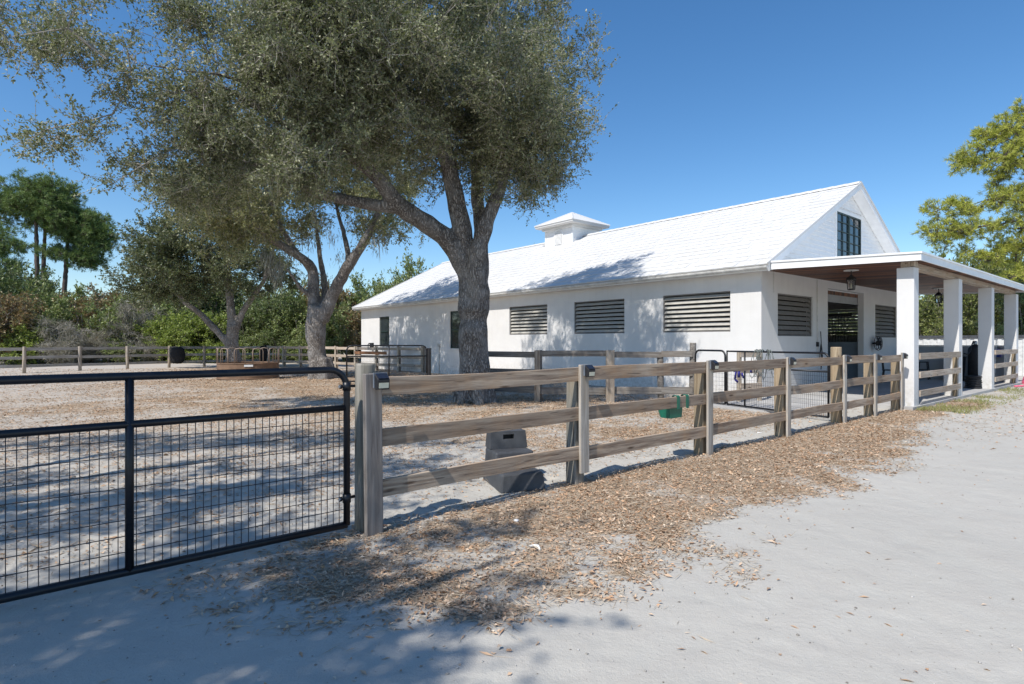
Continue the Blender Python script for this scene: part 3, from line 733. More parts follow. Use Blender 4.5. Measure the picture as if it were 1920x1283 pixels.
# --- thicket behind the far fence and greenery beyond the porch: a few kinds, each shrub copied with its parts
def shrub_proto(name, label, mat, twigmat, R, Ht, n, leaf, seed, stems=6, group=None, twigs=9, per=11, upb=.35):
    limbs = []; r = random.Random(seed)
    for k in range(stems):
        a = k*2*math.pi/stems+r.random(); q = Vector((math.cos(a), math.sin(a), 0))
        limbs.append(([q*.12, q*R*.25+Vector((0, 0, Ht*.35)), q*R*.45+Vector((0, 0, Ht*.7))], [.06, .045, .02]))
    blobs = []
    for k in range(9):
        a = r.random()*6.28; d = R*(.15+.5*r.random()); z = Ht*(.16+.62*r.random())
        s = R*(.30+.28*r.random())
        blobs.append(((d*math.cos(a), d*math.sin(a), z), (s, s, s*.85), s*s))
    return make_tree(name, label, 'shrub', (0, 0, 0), limbs, blobs, n, leaf, seed, 'twig', mat, twigmat, twigs, per, (.3, .85), group, 0, 0, .6, False, False, .012, upb)
kinds = {
    'olive': shrub_proto('shrub', 'bushy olive green shrub in the thicket behind the far board fence', 'shrub', 'twig', 2.6, 4.6, 130, (.17, .085), 301, group='olive shrubs of the far thicket'),
    'lime': shrub_proto('shrub', 'bright lime green shrub in the thicket behind the far board fence', 'shrub_y', 'twig', 2.3, 3.6, 110, (.17, .09), 302, group='lime green shrubs of the far thicket'),
    'rust': shrub_proto('shrub', 'rusty brown and green shrub in the thicket behind the far board fence', 'shrub_r', 'twig', 2.5, 4.6, 120, (.17, .085), 303, group='rusty shrubs of the far thicket'),
    'grey': shrub_proto('vine_mound', 'grey mound of bare drooping vines behind the far board fence', 'shrub_g', 'twig_pale', 2.4, 4.4, 120, (.30, .022), 304, group='grey vine mounds of the far thicket', twigs=16, per=8, upb=-.5),
    'dark': shrub_proto('shrub', 'tall dark green shrub in the thicket behind the far board fence', 'shrub_d', 'twig', 2.8, 5.4, 140, (.17, .085), 305, group='dark shrubs of the far thicket'),
}
used = set()
spots = [  # px, distance, scale, z scale, kind
    (-70, 46, 1.1, 1.1, 'dark'), (-20, 40, 1, 1.1, 'rust'), (15, 42, 1.1, 1.1, 'rust'), (20, 48, 1.3, 1.25, 'dark'), (55, 41, .85, .9, 'lime'), (60, 46, 1.1, 1.2, 'olive'), (95, 43, 1.0, 1.0, 'olive'),
    (130, 41.5, .95, .9, 'grey'), (130, 47, 1.1, 1.15, 'olive'), (165, 45, 1.1, 1.05, 'rust'), (170, 42.5, .8, .8, 'grey'), (200, 44, 1.1, .95, 'olive'), (215, 49, 1.2, 1.15, 'rust'), (245, 44.5, 1.1, 1.15, 'grey'),
    (265, 43, .8, .7, 'grey'), (285, 50, 1.2, 1.15, 'olive'), (310, 44.5, 1.0, 1.0, 'lime'), (335, 43.6, .9, .95, 'lime'), (345, 49, 1.2, 1.1, 'olive'), (375, 45, 1.05, 1.0, 'lime'), (385, 52, 1.3, 1.2, 'dark'),
    (415, 46, 1.0, .9, 'olive'), (440, 53, 1.3, 1.2, 'dark'), (470, 47, 1.0, .95, 'dark'), (490, 52, 1.2, 1.25, 'olive'), (520, 47, 1.1, 1.0, 'dark'), (550, 51, 1.2, 1.25, 'olive'), (565, 46, 1.05, 1.0, 'olive'),
    (600, 50, 1.2, 1.1, 'rust'), (625, 44, 1.0, 1.05, 'olive'), (648, 48, 1.2, 1.2, 'rust'), (655, 43, .95, .95, 'rust'), (690, 50, 1.2, 1.25, 'olive'), (720, 55, 1.35, 1.35, 'grey'), (30, 44, .9, .75, 'olive'), (110, 46, 1.0, 1.0, 'lime'),
    (230, 43, .7, .55, 'olive'), (410, 44, .75, .6, 'lime'), (500, 45.5, .8, .75, 'olive'), (535, 45, .75, .7, 'dark'), (590, 44.5, .75, .7, 'olive'), (770, 60, 1.5, 1.45, 'olive'), (10, 56, 1.4, 1.2, 'dark'), (90, 58, 1.4, 1.1, 'dark'),
    (170, 58, 1.4, 1.0, 'olive'), (330, 58, 1.4, 1.2, 'dark'),
]
for (px, Y, s, sz, kd) in spots:
    p = P(px, CY, Y)
    o = kinds[kd] if kd not in used else copy_tree(kinds[kd])
    used.add(kd); o.location = (p.x, Y, -.05); o.rotation_euler = (0, 0, random.random()*6.28); o.scale = (s, s, s*sz)
g2 = 'green trees seen between the porch columns'
pk = None
for (px, Y, s, sz) in ((1735, 50, 1.0, 1.0), (1790, 47, 1.1, 1.35), (1825, 44, 1.0, 1.5), (1870, 41, 1.0, 1.5), (1905, 38, 1.0, 1.6), (1950, 36, 1.0, 1.5), (1700, 58, 1.1, 1.0), (1990, 40, 1.1, 1.4), (1845, 55, 1.3, 1.6), (1760, 56, 1.2, 1.15)):
    if pk is None:
        pk = shrub_proto('leafy_tree', 'yellowish green leafy tree standing beyond the porch columns', 'shrub_y', 'twig', 2.9, 5.0, 150, (.17, .085), 306, group=g2); o = pk; o['category'] = 'tree'
        for ch in o.children:
            if ch.name.startswith('crown'): ch.data.materials[0] = mk_leaf('leafy_tree_leaf', [(.05, .075, .02), (.12, .16, .04), (.22, .25, .07), (.30, .30, .10)], .3)
    else: o = copy_tree(pk)
    p = P(px, CY, Y); o.location = (p.x, Y, -.05); o.rotation_euler = (0, 0, random.random()*6.28); o.scale = (s, s, s*sz)
# tree tops showing over the barn roof
for (px, py, Y, s, kd, lab) in ((998, 462, 62, 1.35, 'lime', 'green treetop peeking over the roof beside the cupola'), (820, 496, 68, 1.3, 'olive', 'small round treetop peeking over the far end of the roof'),
                                (716, 515, 56, 1.3, 'olive', 'thin grey green tree beyond the far corner of the barn')):
    p = P(px, py, Y); o = copy_tree(kinds[kd]); o.name = 'leafy_tree'
    hz = max(max(v_.co.z for v_ in ch.data.vertices) for ch in kinds[kd].children); zz = p.z/hz*1.03
    o.location = (p.x, Y, 0); o.scale = (s, s, zz); tag(o, lab, 'tree', None); del o['group']
    
# a dark dense tree at the right edge
o = copy_tree(kinds['dark']); o.name = 'leafy_tree'; p = P(1925, CY, 33); o.location = (p.x, 33, 0); o.scale = (.8, .8, 1.15)
tag(o, 'dense dark tree right of the last porch column', 'tree'); del o['group']
# a far belt of woods that closes the view
r = np.random.default_rng(900); k = 42000
ang = rad(-75)+rad(150)*r.random(k); R_ = 85+28*r.random(k); hh = 8.5*(.55+.45*fbm(ang*18, R_*.02, 70, 4))*(.9+.1*r.random(k))*r.random(k)**.7
c = np.stack([np.sin(ang)*R_, np.cos(ang)*R_, hh], 1)
v, f = leaf_mesh(c, r.normal(size=c.shape), r.normal(size=c.shape)+[0, -.4, .5], .5+.6*r.random(k), .35+.3*r.random(k), .2)
o = mesh_np('distant_woods', v, f, 'shrub'); o['kind'] = 'stuff'; o['label'] = 'far belt of dark green woods behind everything'; o['category'] = 'woods'

# ------------------------------------------------------------------ the barn (built in u, v axes; u along the gable, v along the side)
U0, U1, V0, V1 = 16.0, 28.8, 8.0, 34.0
barn = thing('horse_barn', 'long white stucco horse barn with white tiled roof and columned porch', 'barn', W(U0, V0), TH)
OFF = (U0, V0, 0)
def wall(name, axis, s0, s1, t0, t1, z0, z1, holes, mat='stucco'):
    """wall with rectangular openings; s runs along axis ('u' or 'v'), t is its thickness"""
    S = sorted({s0, s1, *[h[0] for h in holes], *[h[1] for h in holes]}); Z = sorted({z0, z1, *[h[2] for h in holes], *[h[3] for h in holes]})
    def solid(i, j):
        if i < 0 or j < 0 or i >= len(S)-1 or j >= len(Z)-1: return False
        sc = (S[i]+S[i+1])/2; zc = (Z[j]+Z[j+1])/2
        return not any(h[0] < sc < h[1] and h[2] < zc < h[3] for h in holes)
    def p(s, t, z): return (s, t, z) if axis == 'u' else (t, s, z)
    mb = MB()
    for i in range(len(S)-1):
        for j in range(len(Z)-1):
            if not solid(i, j): continue
            a, b, c, d = S[i], S[i+1], Z[j], Z[j+1]
            mb.add([p(a, t0, c), p(b, t0, c), p(b, t0, d), p(a, t0, d)], [(0, 1, 2, 3)])
            mb.add([p(a, t1, c), p(b, t1, c), p(b, t1, d), p(a, t1, d)], [(3, 2, 1, 0)])
            if not solid(i-1, j): mb.add([p(a, t0, c), p(a, t1, c), p(a, t1, d), p(a, t0, d)], [(3, 2, 1, 0)])
            if not solid(i+1, j): mb.add([p(b, t0, c), p(b, t1, c), p(b, t1, d), p(b, t0, d)], [(0, 1, 2, 3)])
            if not solid(i, j-1): mb.add([p(a, t0, c), p(b, t0, c), p(b, t1, c), p(a, t1, c)], [(3, 2, 1, 0)])
            if not solid(i, j+1): mb.add([p(a, t0, d), p(b, t0, d), p(b, t1, d), p(a, t1, d)], [(0, 1, 2, 3)])
    return mb.build(name, mat, barn, OFF)
LZ0, LZ1 = 1.91, 3.13
SIDE_L = [(8.95, 11.35), (12.95, 15.40), (16.90, 19.30)]
GAB_L = [(17.0, 19.42), (25.05, 27.5)]
side_holes = [(a, b, LZ0, LZ1) for a, b in SIDE_L]
win_holes = [(22.75, 23.95, 1.28, 3.13), (30.3, 31.52, 1.33, 3.10)]
DOOR = (20.6, 23.85, 0.0, 3.42)
wall('wall', 'v', V0+.2, V1, U0, U0+.2, -.3, 3.72, side_holes+win_holes)
wall('wall', 'v', V0+.2, V1, U1-.2, U1, -.3, 3.72, side_holes)
wall('gable_wall', 'u', U0, U1, V0, V0+.2, -.3, 3.72, [(a, b, 1.78, 3.06) for a, b in GAB_L]+[DOOR])
wall('gable_wall', 'u', U0+.2, U1-.2, V1-.2, V1, -.3, 3.72, [])

def louvre(axis, s0, s1, t, z0, z1, n, out, gap=.43, sm='slat'):
    """slatted vent in an opening; t = outer wall face, out = -1/+1 outward sign along the thickness axis"""
    def pt(s, d, z):                                   # d: depth inward from the outer face
        tt = t-out*d
        return (s, tt, z) if axis == 'u' else (tt, s, z)
    fr = MB(); w = .035
    def bx(a, b, d0, d1, c, d):
        q = [pt(a, d0, c), pt(b, d0, c), pt(b, d1, c), pt(a, d1, c), pt(a, d0, d), pt(b, d0, d), pt(b, d1, d), pt(a, d1, d)]
        fr.hexa(q)
    e = .003
    bx(s0+e, s0+w, .04, .17, z0+e, z1-e); bx(s1-w, s1-e, .04, .17, z0+e, z1-e)
    bx(s0+w, s1-w, .04, .17, z0+e, z0+w); bx(s0+w, s1-w, .04, .17, z1-w, z1-e)
    root = fr.build('louvred_vent', 'slatframe', barn, OFF)
    sl = MB(); pitch = (z1-z0-2*w)/n
    for k in range(n):
        zb = z0+w+pitch*(k+.02)
        a, b = s0+w+.002, s1-w-.002
        for th in (0,):
            p1 = (.045, zb); p2 = (.125, zb+pitch*1.02); q1 = (.063, zb-.004); q2 = (.143, zb+pitch*1.0)
            q = [pt(a, *p1), pt(b, *p1), pt(b, *q1), pt(a, *q1), pt(a, *p2), pt(b, *p2), pt(b, *q2), pt(a, *q2)]
            # leave a clear gap between slats
            g = gap*pitch
            q = [pt(a, p1[0], zb+g*.3), pt(b, p1[0], zb+g*.3), pt(b, q1[0], zb+g*.15), pt(a, q1[0], zb+g*.15),
                 pt(a, .125, zb+pitch-g*.45), pt(b, .125, zb+pitch-g*.45), pt(b, .14, zb+pitch-g*.6), pt(a, .14, zb+pitch-g*.6)]
            sl.hexa(q)
    sl.build('slats', sm, root)
    return root
for a, b in SIDE_L:
    louvre('v', a, b, U0, LZ0, LZ1, 8, -1); louvre('v', a, b, U1, LZ0, LZ1, 8, 1, .16)
for a, b in GAB_L: louvre('u', a, b, V0, 1.78, 3.06, 8, -1, .30, 'slat_shaded')
# sub-parts were built in barn space: shift them (parent of slats sits at the barn origin already)
for o in list(bpy.data.objects):
    if o.name.startswith('slats'):
        o.data.transform(Matrix.Translation((-OFF[0], -OFF[1], 0)))

def side_window(s0, s1, z0, z1):
    fr = MB(); x0, x1 = U0+.05, U0+.11; w = .05
    fr.box(x0, x1, s0+.003, s0+w, z0+.003, z1-.003); fr.box(x0, x1, s1-w, s1-.003, z0+.003, z1-.003)
    fr.box(x0, x1, s0+w, s1-w, z0+.003, z0+w); fr.box(x0, x1, s0+w, s1-w, z1-w, z1-.003)
    zm = (z0+z1)/2; fr.box(x0-.01, x1-.002, s0+w, s1-w, zm-.025, zm+.025)
    f = fr.build('window', 'winframe', barn, OFF)
    g = MB(); g.box(U0+.075, U0+.085, s0+w, s1-w, z0+w, z1-w); g.build('pane', 'glass', f, OFF)
    s = MB(); s.box(U0-.05, U0+.05, s0-.05, s1+.05, z0-.06, z0-.002); s.build('sill', 'stucco', f, OFF)
for h in win_holes: side_window(*h)

# roof: courses of flat white tiles on a deck
RU, RZ = 22.4, 7.18; EU, EZ = 15.6, 3.76
SL = math.atan2(RZ-EZ, RU-EU); LEN = math.hypot(RU-EU, RZ-EZ)
RV0, RV1 = 7.6, 34.35
def roof_pt(side, s, h):                             # s along the slope from the eave, h above the deck
    u = EU+s*math.cos(SL)-h*math.sin(SL); z = EZ+s*math.sin(SL)+h*math.cos(SL)
    return (u, z) if side < 0 else (2*RU-u, z)
roof = MB()
for sd in (-1, 1):
    a = roof_pt(sd, 0, -.10); b = roof_pt(sd, LEN, -.10); c = roof_pt(sd, LEN, 0); d = roof_pt(sd, 0, 0)
    roof.prism([a, b, c, d] if sd < 0 else [d, c, b, a], 'y', RV0+.03, RV1-.03)
roof_o = roof.build('roof', 'tile', barn, OFF)
tiles = MB(); rr = random.Random(4); NC = 19; cl = LEN/NC; tw = .335
for sd in (-1, 1):
    for k in range(NC):
        nt = int((RV1-RV0)/tw)+1
        for i in range(nt+1):
            v0 = RV0+(i-(.5 if k % 2 else 0))*tw; v1 = v0+tw-.006
            v0 = max(v0, RV0); v1 = min(v1, RV1)
            if v1-v0 < .04: continue
            s0 = k*cl-(.05 if k == 0 else .02); s1 = min((k+1)*cl, LEN-.01)
            j = rr.random()*.012; j2 = rr.uniform(-.006, .006)
            lo, hi = .036+j, .010
            pts = []
            for v in (v0, v1):
                jj = j2 if v == v1 else 0
                for (s, h) in ((s0, .004), (s0, lo+jj), (s1, hi+.018), (s1, .002)):
                    u, z = roof_pt(sd, s, h); pts.append((u, v, z))
            tiles.add(pts, [(0, 1, 2, 3), (7, 6, 5, 4), (0, 4, 5, 1), (1, 5, 6, 2), (2, 6, 7, 3), (3, 7, 4, 0)])
tiles.build('roof_tiles', 'tile', roof_o, OFF)
cap = MB(); n = 62
for i in range(n):
    v0 = RV0+(RV1-RV0)*i/n; v1 = RV0+(RV1-RV0)*(i+1)/n+.03
    prof = []
    for a in range(7):
        t = math.pi*a/6; prof.append((math.cos(t)*.17, math.sin(t)*.115-.065))
    pts = [(RU+x, v0, RZ+.035+z+.014) for x, z in prof]+[(RU+x*.97, v1, RZ+.035+z) for x, z in prof]
    m_ = len(prof); cap.add(pts, [(j, j+1, m_+j+1, m_+j) for j in range(m_-1)]+[tuple(range(m_))[::-1]])
cap.build('ridge_cap', 'tile', roof_o, OFF)
# eave fascia, gutter, soffit
for sd in (-1, 1):
    def X(u): return u if sd < 0 else 2*RU-u
    fb = MB(); xs = sorted((X(EU+.02), X(EU+.05))); fb.box(xs[0], xs[1], RV0+.03, RV1-.03, EZ-.17, EZ-.01)
    fb.build('eave_fascia', 'white', roof_o, OFF)
    so = MB(); xs = sorted((X(EU+.052), X(U0-.004))); so.box(xs[0], xs[1], RV0+.05, RV1-.05, EZ-.135, EZ-.115); so.build('soffit', 'white', roof_o, OFF)
    gu = MB(); prof = [(X(EU+.018), EZ-.045), (X(EU-.075), EZ-.045), (X(EU-.085), EZ-.055), (X(EU-.075), EZ-.095), (X(EU-.04), EZ-.135), (X(EU+.018), EZ-.135)]
    gu.prism(prof, 'y', RV0+.02, RV1-.02); gu.build('gutter', 'whitegrey', roof_o, OFF)
# rakes
for vv, inn in ((RV0, 1), (RV1, -1)):
    for sd in (-1, 1):
        rk = MB(); a = roof_pt(sd, -.04, -.20); b = roof_pt(sd, LEN+.0, -.20); c = roof_pt(sd, LEN+.0, .0); d = roof_pt(sd, -.04, .0)
        b = (RU, b[1]+.0); c = (RU, c[1])
        y0, y1 = sorted((vv+inn*.0, vv+inn*.028))
        rk.prism([a, b, c, d], 'y', y0, y1); rk.build('rake_board', 'white', roof_o, OFF)
        rt = MB(); a = roof_pt(sd, -.06, .002); b = roof_pt(sd, LEN, .002); c = roof_pt(sd, LEN, .075); d = roof_pt(sd, -.06, .075)
        b = (RU, b[1]); c = (RU, c[1]+.0)
        y0, y1 = sorted((vv-inn*.03, vv-inn*.004)); rt.prism([a, b, c, d], 'y', y0, y1)
        rt.build('rake_tile', 'tile', roof_o, OFF)
        sf = MB(); a = roof_pt(sd, .35, -.13); b = roof_pt(sd, LEN-.06, -.13); c = roof_pt(sd, LEN-.06, -.115); d = roof_pt(sd, .35, -.115)
        y0, y1 = sorted((vv+inn*.03, V0-.012 if inn > 0 else V1+.012)); sf.prism([a, b, c, d], 'y', y0, y1); sf.build('soffit', 'white', roof_o, OFF)
# gable siding with its window
tri = MB(); tri.prism([(U0+.05, 3.722), (U1-.05, 3.722), (RU, RZ-.16)], 'y', V0+.03, V0+.19); tri.build('gable_wall', 'white', barn, OFF)
tri = MB(); tri.prism([(U0+.05, 3.722), (U1-.05, 3.722), (RU, RZ-.16)], 'y', V1-.19, V1-.03); tri.build('gable_wall', 'white', barn, OFF)
GW = (21.3, 23.5, 4.5, 6.12)
sd_ = MB(); z = 3.73; ch = .152
def ulim(z): return RU-(RZ-.13-z)/math.tan(SL)
while z < 6.9:
    z1 = z+ch; a = ulim(z); b = 2*RU-a; a2 = ulim(min(z1, 7.0)); b2 = 2*RU-a2
    segs = [(a, b, a2, b2)]
    if z1 > GW[2]-.1 and z < GW[3]+.1: segs = [(a, GW[0]-.11, a2, GW[0]-.11), (GW[1]+.11, b, GW[1]+.11, b2)]
    for (p, q, p2, q2) in segs:
        if q-p < .02: continue
        p2 = max(p2, p) if p2 < q else q-.001; q2 = min(q2, q)
        sd_.hexa([(p, V0-.012, z), (q, V0-.012, z), (q, V0+.029, z), (p, V0+.029, z), (p2, V0+.008, z1-.002), (q2, V0+.008, z1-.002), (q2, V0+.029, z1-.002), (p2, V0+.029, z1-.002)])
    z = z1
sd_.build('lap_siding', 'white', barn, OFF)
fr = MB(); a, b, c, d = GW
fr.box(a-.11, a-.003, V0-.035, V0+.028, c-.1, d+.11); fr.box(b+.003, b+.11, V0-.035, V0+.028, c-.1, d+.11)
fr.box(a-.003, b+.003, V0-.035, V0+.028, d+.003, d+.11); fr.box(a-.003, b+.003, V0-.035, V0+.028, c-.1, c-.003)
fo = fr.build('gable_window', 'white', barn, OFF)
sa = MB(); m_ = (a+b)/2
for (x0, x1) in ((a, m_-.012), (m_+.012, b)):
    y0, y1 = V0-.03, V0+.01
    sa.box(x0, x0+.045, y0, y1, c, d); sa.box(x1-.045, x1, y0, y1, c, d)
    sa.box(x0+.045, x1-.045, y0, y1, c, c+.045); sa.box(x0+.045, x1-.045, y0, y1, d-.045, d)
    xm = (x0+x1)/2; sa.box(xm-.011, xm+.011, y0+.006, y1-.006, c+.045, d-.045)
    for k in range(1, 5):
        zz = c+(d-c)*k/5
        sa.box(x0+.045, xm-.011, y0+.008, y1-.008, zz-.011, zz+.011); sa.box(xm+.011, x1-.045, y0+.008, y1-.008, zz-.011, zz+.011)
sa.build('sash', 'winframe', fo, OFF)
gl = MB(); gl.box(a+.01, b-.01, V0+.012, V0+.02, c+.01, d-.01); gl.build('pane', 'glass', fo, OFF)

# cupola
cu = MB(); c0, c1, d0, d1 = 21.5, 23.5, 20.8, 22.8; zt = 7.74
cu.box(c0, c1, d0, d1, 6.4, zt)
cup = cu.build('cupola', 'white', barn, OFF)
lp = MB(); z = 6.55
while z < zt-.05:
    z1 = min(z+.13, zt-.003)
    lp.hexa([(c0-.022, d0-.022, z), (c1+.022, d0-.022, z), (c1+.022, d0-.001, z), (c0-.022, d0-.001, z), (c0-.006, d0-.006, z1), (c1+.006, d0-.006, z1), (c1+.006, d0-.001, z1), (c0-.006, d0-.001, z1)])
    lp.hexa([(c0-.022, d0, z), (c0-.001, d0, z), (c0-.001, d1+.02, z), (c0-.022, d1+.02, z), (c0-.006, d0, z1), (c0-.001, d0, z1), (c0-.001, d1+.004, z1), (c0-.006, d1+.004, z1)])
    z = z1+.001
lp.build('lap_siding', 'white', cup, OFF)
for (x, y) in ((c0, d0), (c1, d0), (c0, d1)):
    tb = MB(); tb.box(x-.04, x+.04, y-.04, y+.04, 6.4, zt-.004); tb.build('corner_trim', 'white', cup, OFF)
vm = (d0+d1)/2
def arch(w, z0, z1, n=10): return [(vm-w, z0), (vm+w, z0)]+[(vm+w*math.cos(math.pi*k/n), z1+w*math.sin(math.pi*k/n)) for k in range(n+1)]
av = MB(); av.prism(arch(.36, 6.72, 7.25), 'x', c0-.05, c0-.023); avo = av.build('arched_vent', 'white', cup, OFF)
av = MB(); av.prism(arch(.28, 6.78, 7.25), 'x', c0-.058, c0-.051); av.build('vent_back', 'whitegrey', avo, OFF)
av = MB()
for k in range(11):
    zz = 6.80+k*.062; w = .27 if zz < 7.25 else max(.05, math.sqrt(max(0, .27**2-(zz-7.25)**2)))
    av.hexa([(c0-.085, vm-w, zz-.01), (c0-.085, vm+w, zz-.01), (c0-.06, vm+w, zz+.03), (c0-.06, vm-w, zz+.03), (c0-.083, vm-w, zz-.002), (c0-.083, vm+w, zz-.002), (c0-.06, vm+w, zz+.038), (c0-.06, vm-w, zz+.038)])
av.build('slats', 'white', avo, OFF)
cr = MB(); e = .40
cr.box(c0-e, c1+e, d0-e, d1+e, 7.745, 7.765); cr.box(c0-.15, c1+.15, d0-.15, d1+.15, 7.62, 7.744)
cr.box(c0-e-.02, c1+e+.02, d0-e-.02, d1+e+.02, 7.766, 7.86)
cr.box(c0-e-.05, c1+e+.05, d0-e-.05, d1+e+.05, 7.861, 7.885)
q = [(c0-e-.05, d0-e-.05, 7.886), (c1+e+.05, d0-e-.05, 7.886), (c1+e+.05, d1+e+.05, 7.886), (c0-e-.05, d1+e+.05, 7.886)]
apx = ((c0+c1)/2, vm, 8.62); cr.add(q+[apx], [(0, 1, 4), (1, 2, 4), (2, 3, 4), (3, 0, 4), (3, 2, 1, 0)])
cr.build('cupola_roof', 'tile', cup, OFF)
hp = MB()
for p in q:
    hp.tube([(p[0], p[1], p[2]+.005), (apx[0], apx[1], apx[2]+.01)], .035, 6)
hp.build('hip_cap', 'tile', cup, OFF)

# doorway: reveals, header, interior aisle with the first stall front on its right
dj = MB(); a, b = DOOR[0], DOOR[1]
dj.box(a-.1, b+.1, V0+.203, V0+.30, 3.26, 3.39); dj.build('door_header', 'cedar', barn, OFF)
dj = MB(); dj.box(a-.1, b+.1, V0+.215, V0+.28, 3.00, 3.258); dj.build('door_transom', 'panel2', barn, OFF)
dj = MB(); dj.box(a-.1, b+.1, V0+.203, V0+.30, 3.392, 3.59); dj.build('door_lintel', 'white', barn, OFF)
it = MB(); it.box(b+.12, b+.2, V0+.22, 20, .101, 1.60); it.build('stall_front', 'panel', barn, OFF)
ib = MB()
for k in range(70): ib.tube([(b+.16, V0+.6+k*.11, 1.602), (b+.16, V0+.6+k*.11, 2.6)], .008, 6)
ib.box(b+.13, b+.19, V0+.46, 20, 2.601, 2.70)
ib.build('stall_bars', 'blackmatte', barn, OFF)
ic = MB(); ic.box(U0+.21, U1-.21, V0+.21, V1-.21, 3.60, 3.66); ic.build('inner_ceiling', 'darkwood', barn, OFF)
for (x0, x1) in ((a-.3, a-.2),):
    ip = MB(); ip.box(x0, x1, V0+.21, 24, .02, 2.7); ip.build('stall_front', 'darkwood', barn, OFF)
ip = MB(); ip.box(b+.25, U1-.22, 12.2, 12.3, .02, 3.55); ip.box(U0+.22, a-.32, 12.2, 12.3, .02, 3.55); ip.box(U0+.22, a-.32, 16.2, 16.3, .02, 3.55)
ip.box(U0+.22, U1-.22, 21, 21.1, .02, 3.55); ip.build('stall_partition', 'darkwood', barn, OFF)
fl = MB(); fl.box(U0+.21, U1-.21, V0+.001, V1-.21, -.2, .10); fl.build('barn_floor', 'concrete', barn, OFF)

# porch roof, ceiling, beam, columns, end wall
PU0, PU1, PV0 = 15.72, 29.05, 4.08
pr = MB()
pr.hexa([(PU0+.03, PV0+.03, 3.56), (PU1-.03, PV0+.03, 3.56), (PU1-.03, V0-.014, 3.70), (PU0+.03, V0-.014, 3.70),
         (PU0+.03, PV0+.03, 3.675), (PU1-.03, PV0+.03, 3.675), (PU1-.03, V0-.014, 3.865), (PU0+.03, V0-.014, 3.865)])
pro = pr.build('porch_roof', 'white', barn, OFF)
fa = MB(); fa.box(PU0, PU1, PV0, PV0+.029, 3.49, 3.65); fa.build('fascia', 'white', pro, OFF)
for x0, x1 in ((PU0, PU0+.029), (PU1-.029, PU1)):
    fa = MB(); fa.hexa([(x0, PV0+.03, 3.49), (x1, PV0+.03, 3.49), (x1, V0-.42, 3.615), (x0, V0-.42, 3.615), (x0, PV0+.03, 3.65), (x1, PV0+.03, 3.65), (x1, V0-.42, 3.80), (x0, V0-.42, 3.80)])
    fa.build('fascia', 'white', pro, OFF)
de = MB()                                              # drip edge proud of the fascia
de.box(PU0-.025, PU1+.025, PV0-.025, PV0+.02, 3.652, 3.695)
for x0, x1 in ((PU0-.025, PU0+.02), (PU1-.02, PU1+.025)):
    de.hexa([(x0, PV0+.021, 3.652), (x1, PV0+.021, 3.652), (x1, V0-.42, 3.802), (x0, V0-.42, 3.802), (x0, PV0+.021, 3.695), (x1, PV0+.021, 3.695), (x1, V0-.42, 3.852), (x0, V0-.42, 3.852)])
de.build('drip_edge', 'white', pro, OFF)
ce = MB(); u = PU0+.04; 
while u < PU1-.1:
    u1 = min(u+.136, PU1-.035)
    ce.hexa([(u, PV0+.04, 3.530), (u1, PV0+.04, 3.530), (u1, V0-.004, 3.672), (u, V0-.004, 3.672), (u, PV0+.04, 3.555), (u1, PV0+.04, 3.555), (u1, V0-.004, 3.695), (u, V0-.004, 3.695)])
    u += .142
ce.build('plank_ceiling', 'cedar', pro, OFF)
COLS = [16.2, 20.2, 24.22, 28.2]; CW = .18
bm_ = MB(); bm_.box(COLS[0]-.16, COLS[-1]+.16, 4.38, 4.58, 3.385, 3.532); bm_.build('porch_beam', 'wood_pale', pro, OFF, bevel=.006)
bm_ = MB(); bm_.box(COLS[0]-.15, COLS[0]+.12, 4.30, 4.375, 3.40, 3.531); bm_.build('beam_block', 'wood_palez', pro, OFF, bevel=.006)
for cu_ in COLS:
    cm = MB(); cm.box(cu_-CW, cu_+CW, 4.30, 4.66, -.3, 3.384); cm.build('porch_column', 'stucco', barn, OFF, bevel=.012)
ew = MB(); ew.box(28.55, 28.72, 4.70, 7.99, -.2, 1.40); ewo = ew.build('porch_end_wall', 'shaded_wall', barn, OFF)
ew = MB(); ew.box(28.51, 28.76, 4.69, 7.985, 1.402, 1.47); ew.build('coping', 'whitegrey', ewo, OFF)
# conduit on the gable wall and pipes on the side wall
cd = MB(); cd.tube([(19.72, V0-.02, 3.64), (19.72, V0-.02, .9)], .012, 6); cd.build('conduit', 'whitegrey', barn, OFF)
cd = MB(); cd.tube([(16.72, V0-.02, 3.66), (16.72, V0-.02, 3.05)], .008, 6); cd.build('conduit', 'whitegrey', barn, OFF)
cd = MB(); cd.box(19.67, 19.77, V0-.06, V0-.002, 1.45, 1.6); cd.build('switch_box', 'blackmatte', barn, OFF)
cd = MB(); cd.tube([(U0-.03, 24.9, 0), (U0-.03, 24.9, 1.35)], .02, 8); cd.box(U0-.08, U0-.002, 24.82, 24.98, 1.352, 1.52); cd.build('water_pipe', 'steel', barn, OFF)
cd = MB(); cd.tube([(U0-.02, 32.7, 1.3), (U0-.06, 32.7, 1.5), (U0-.1, 32.7, 1.52), (U0-.14, 32.75, 1.45), (U0-.14, 32.75, 1.1)], .03, 8); cd.box(U0-.16, U0-.002, 32.25, 32.5, 1.1, 1.55); cd.build('hose_bib', 'blackmatte', barn, OFF)

# porch slab and apron
sl = MB(); sl.box(15.75, 29.3, 4.25, V0-.002, -.25, .075); sl.build('porch_slab', 'concrete', None, loc=(0, 0, 0), rot=(0, 0, TH))['kind'] = 'structure'
sl = MB(); sl.box(12.75, 15.748, 5.6, 9.5, -.25, .045); sl.build('concrete_apron', 'concrete', None, rot=(0, 0, TH))['kind'] = 'structure'

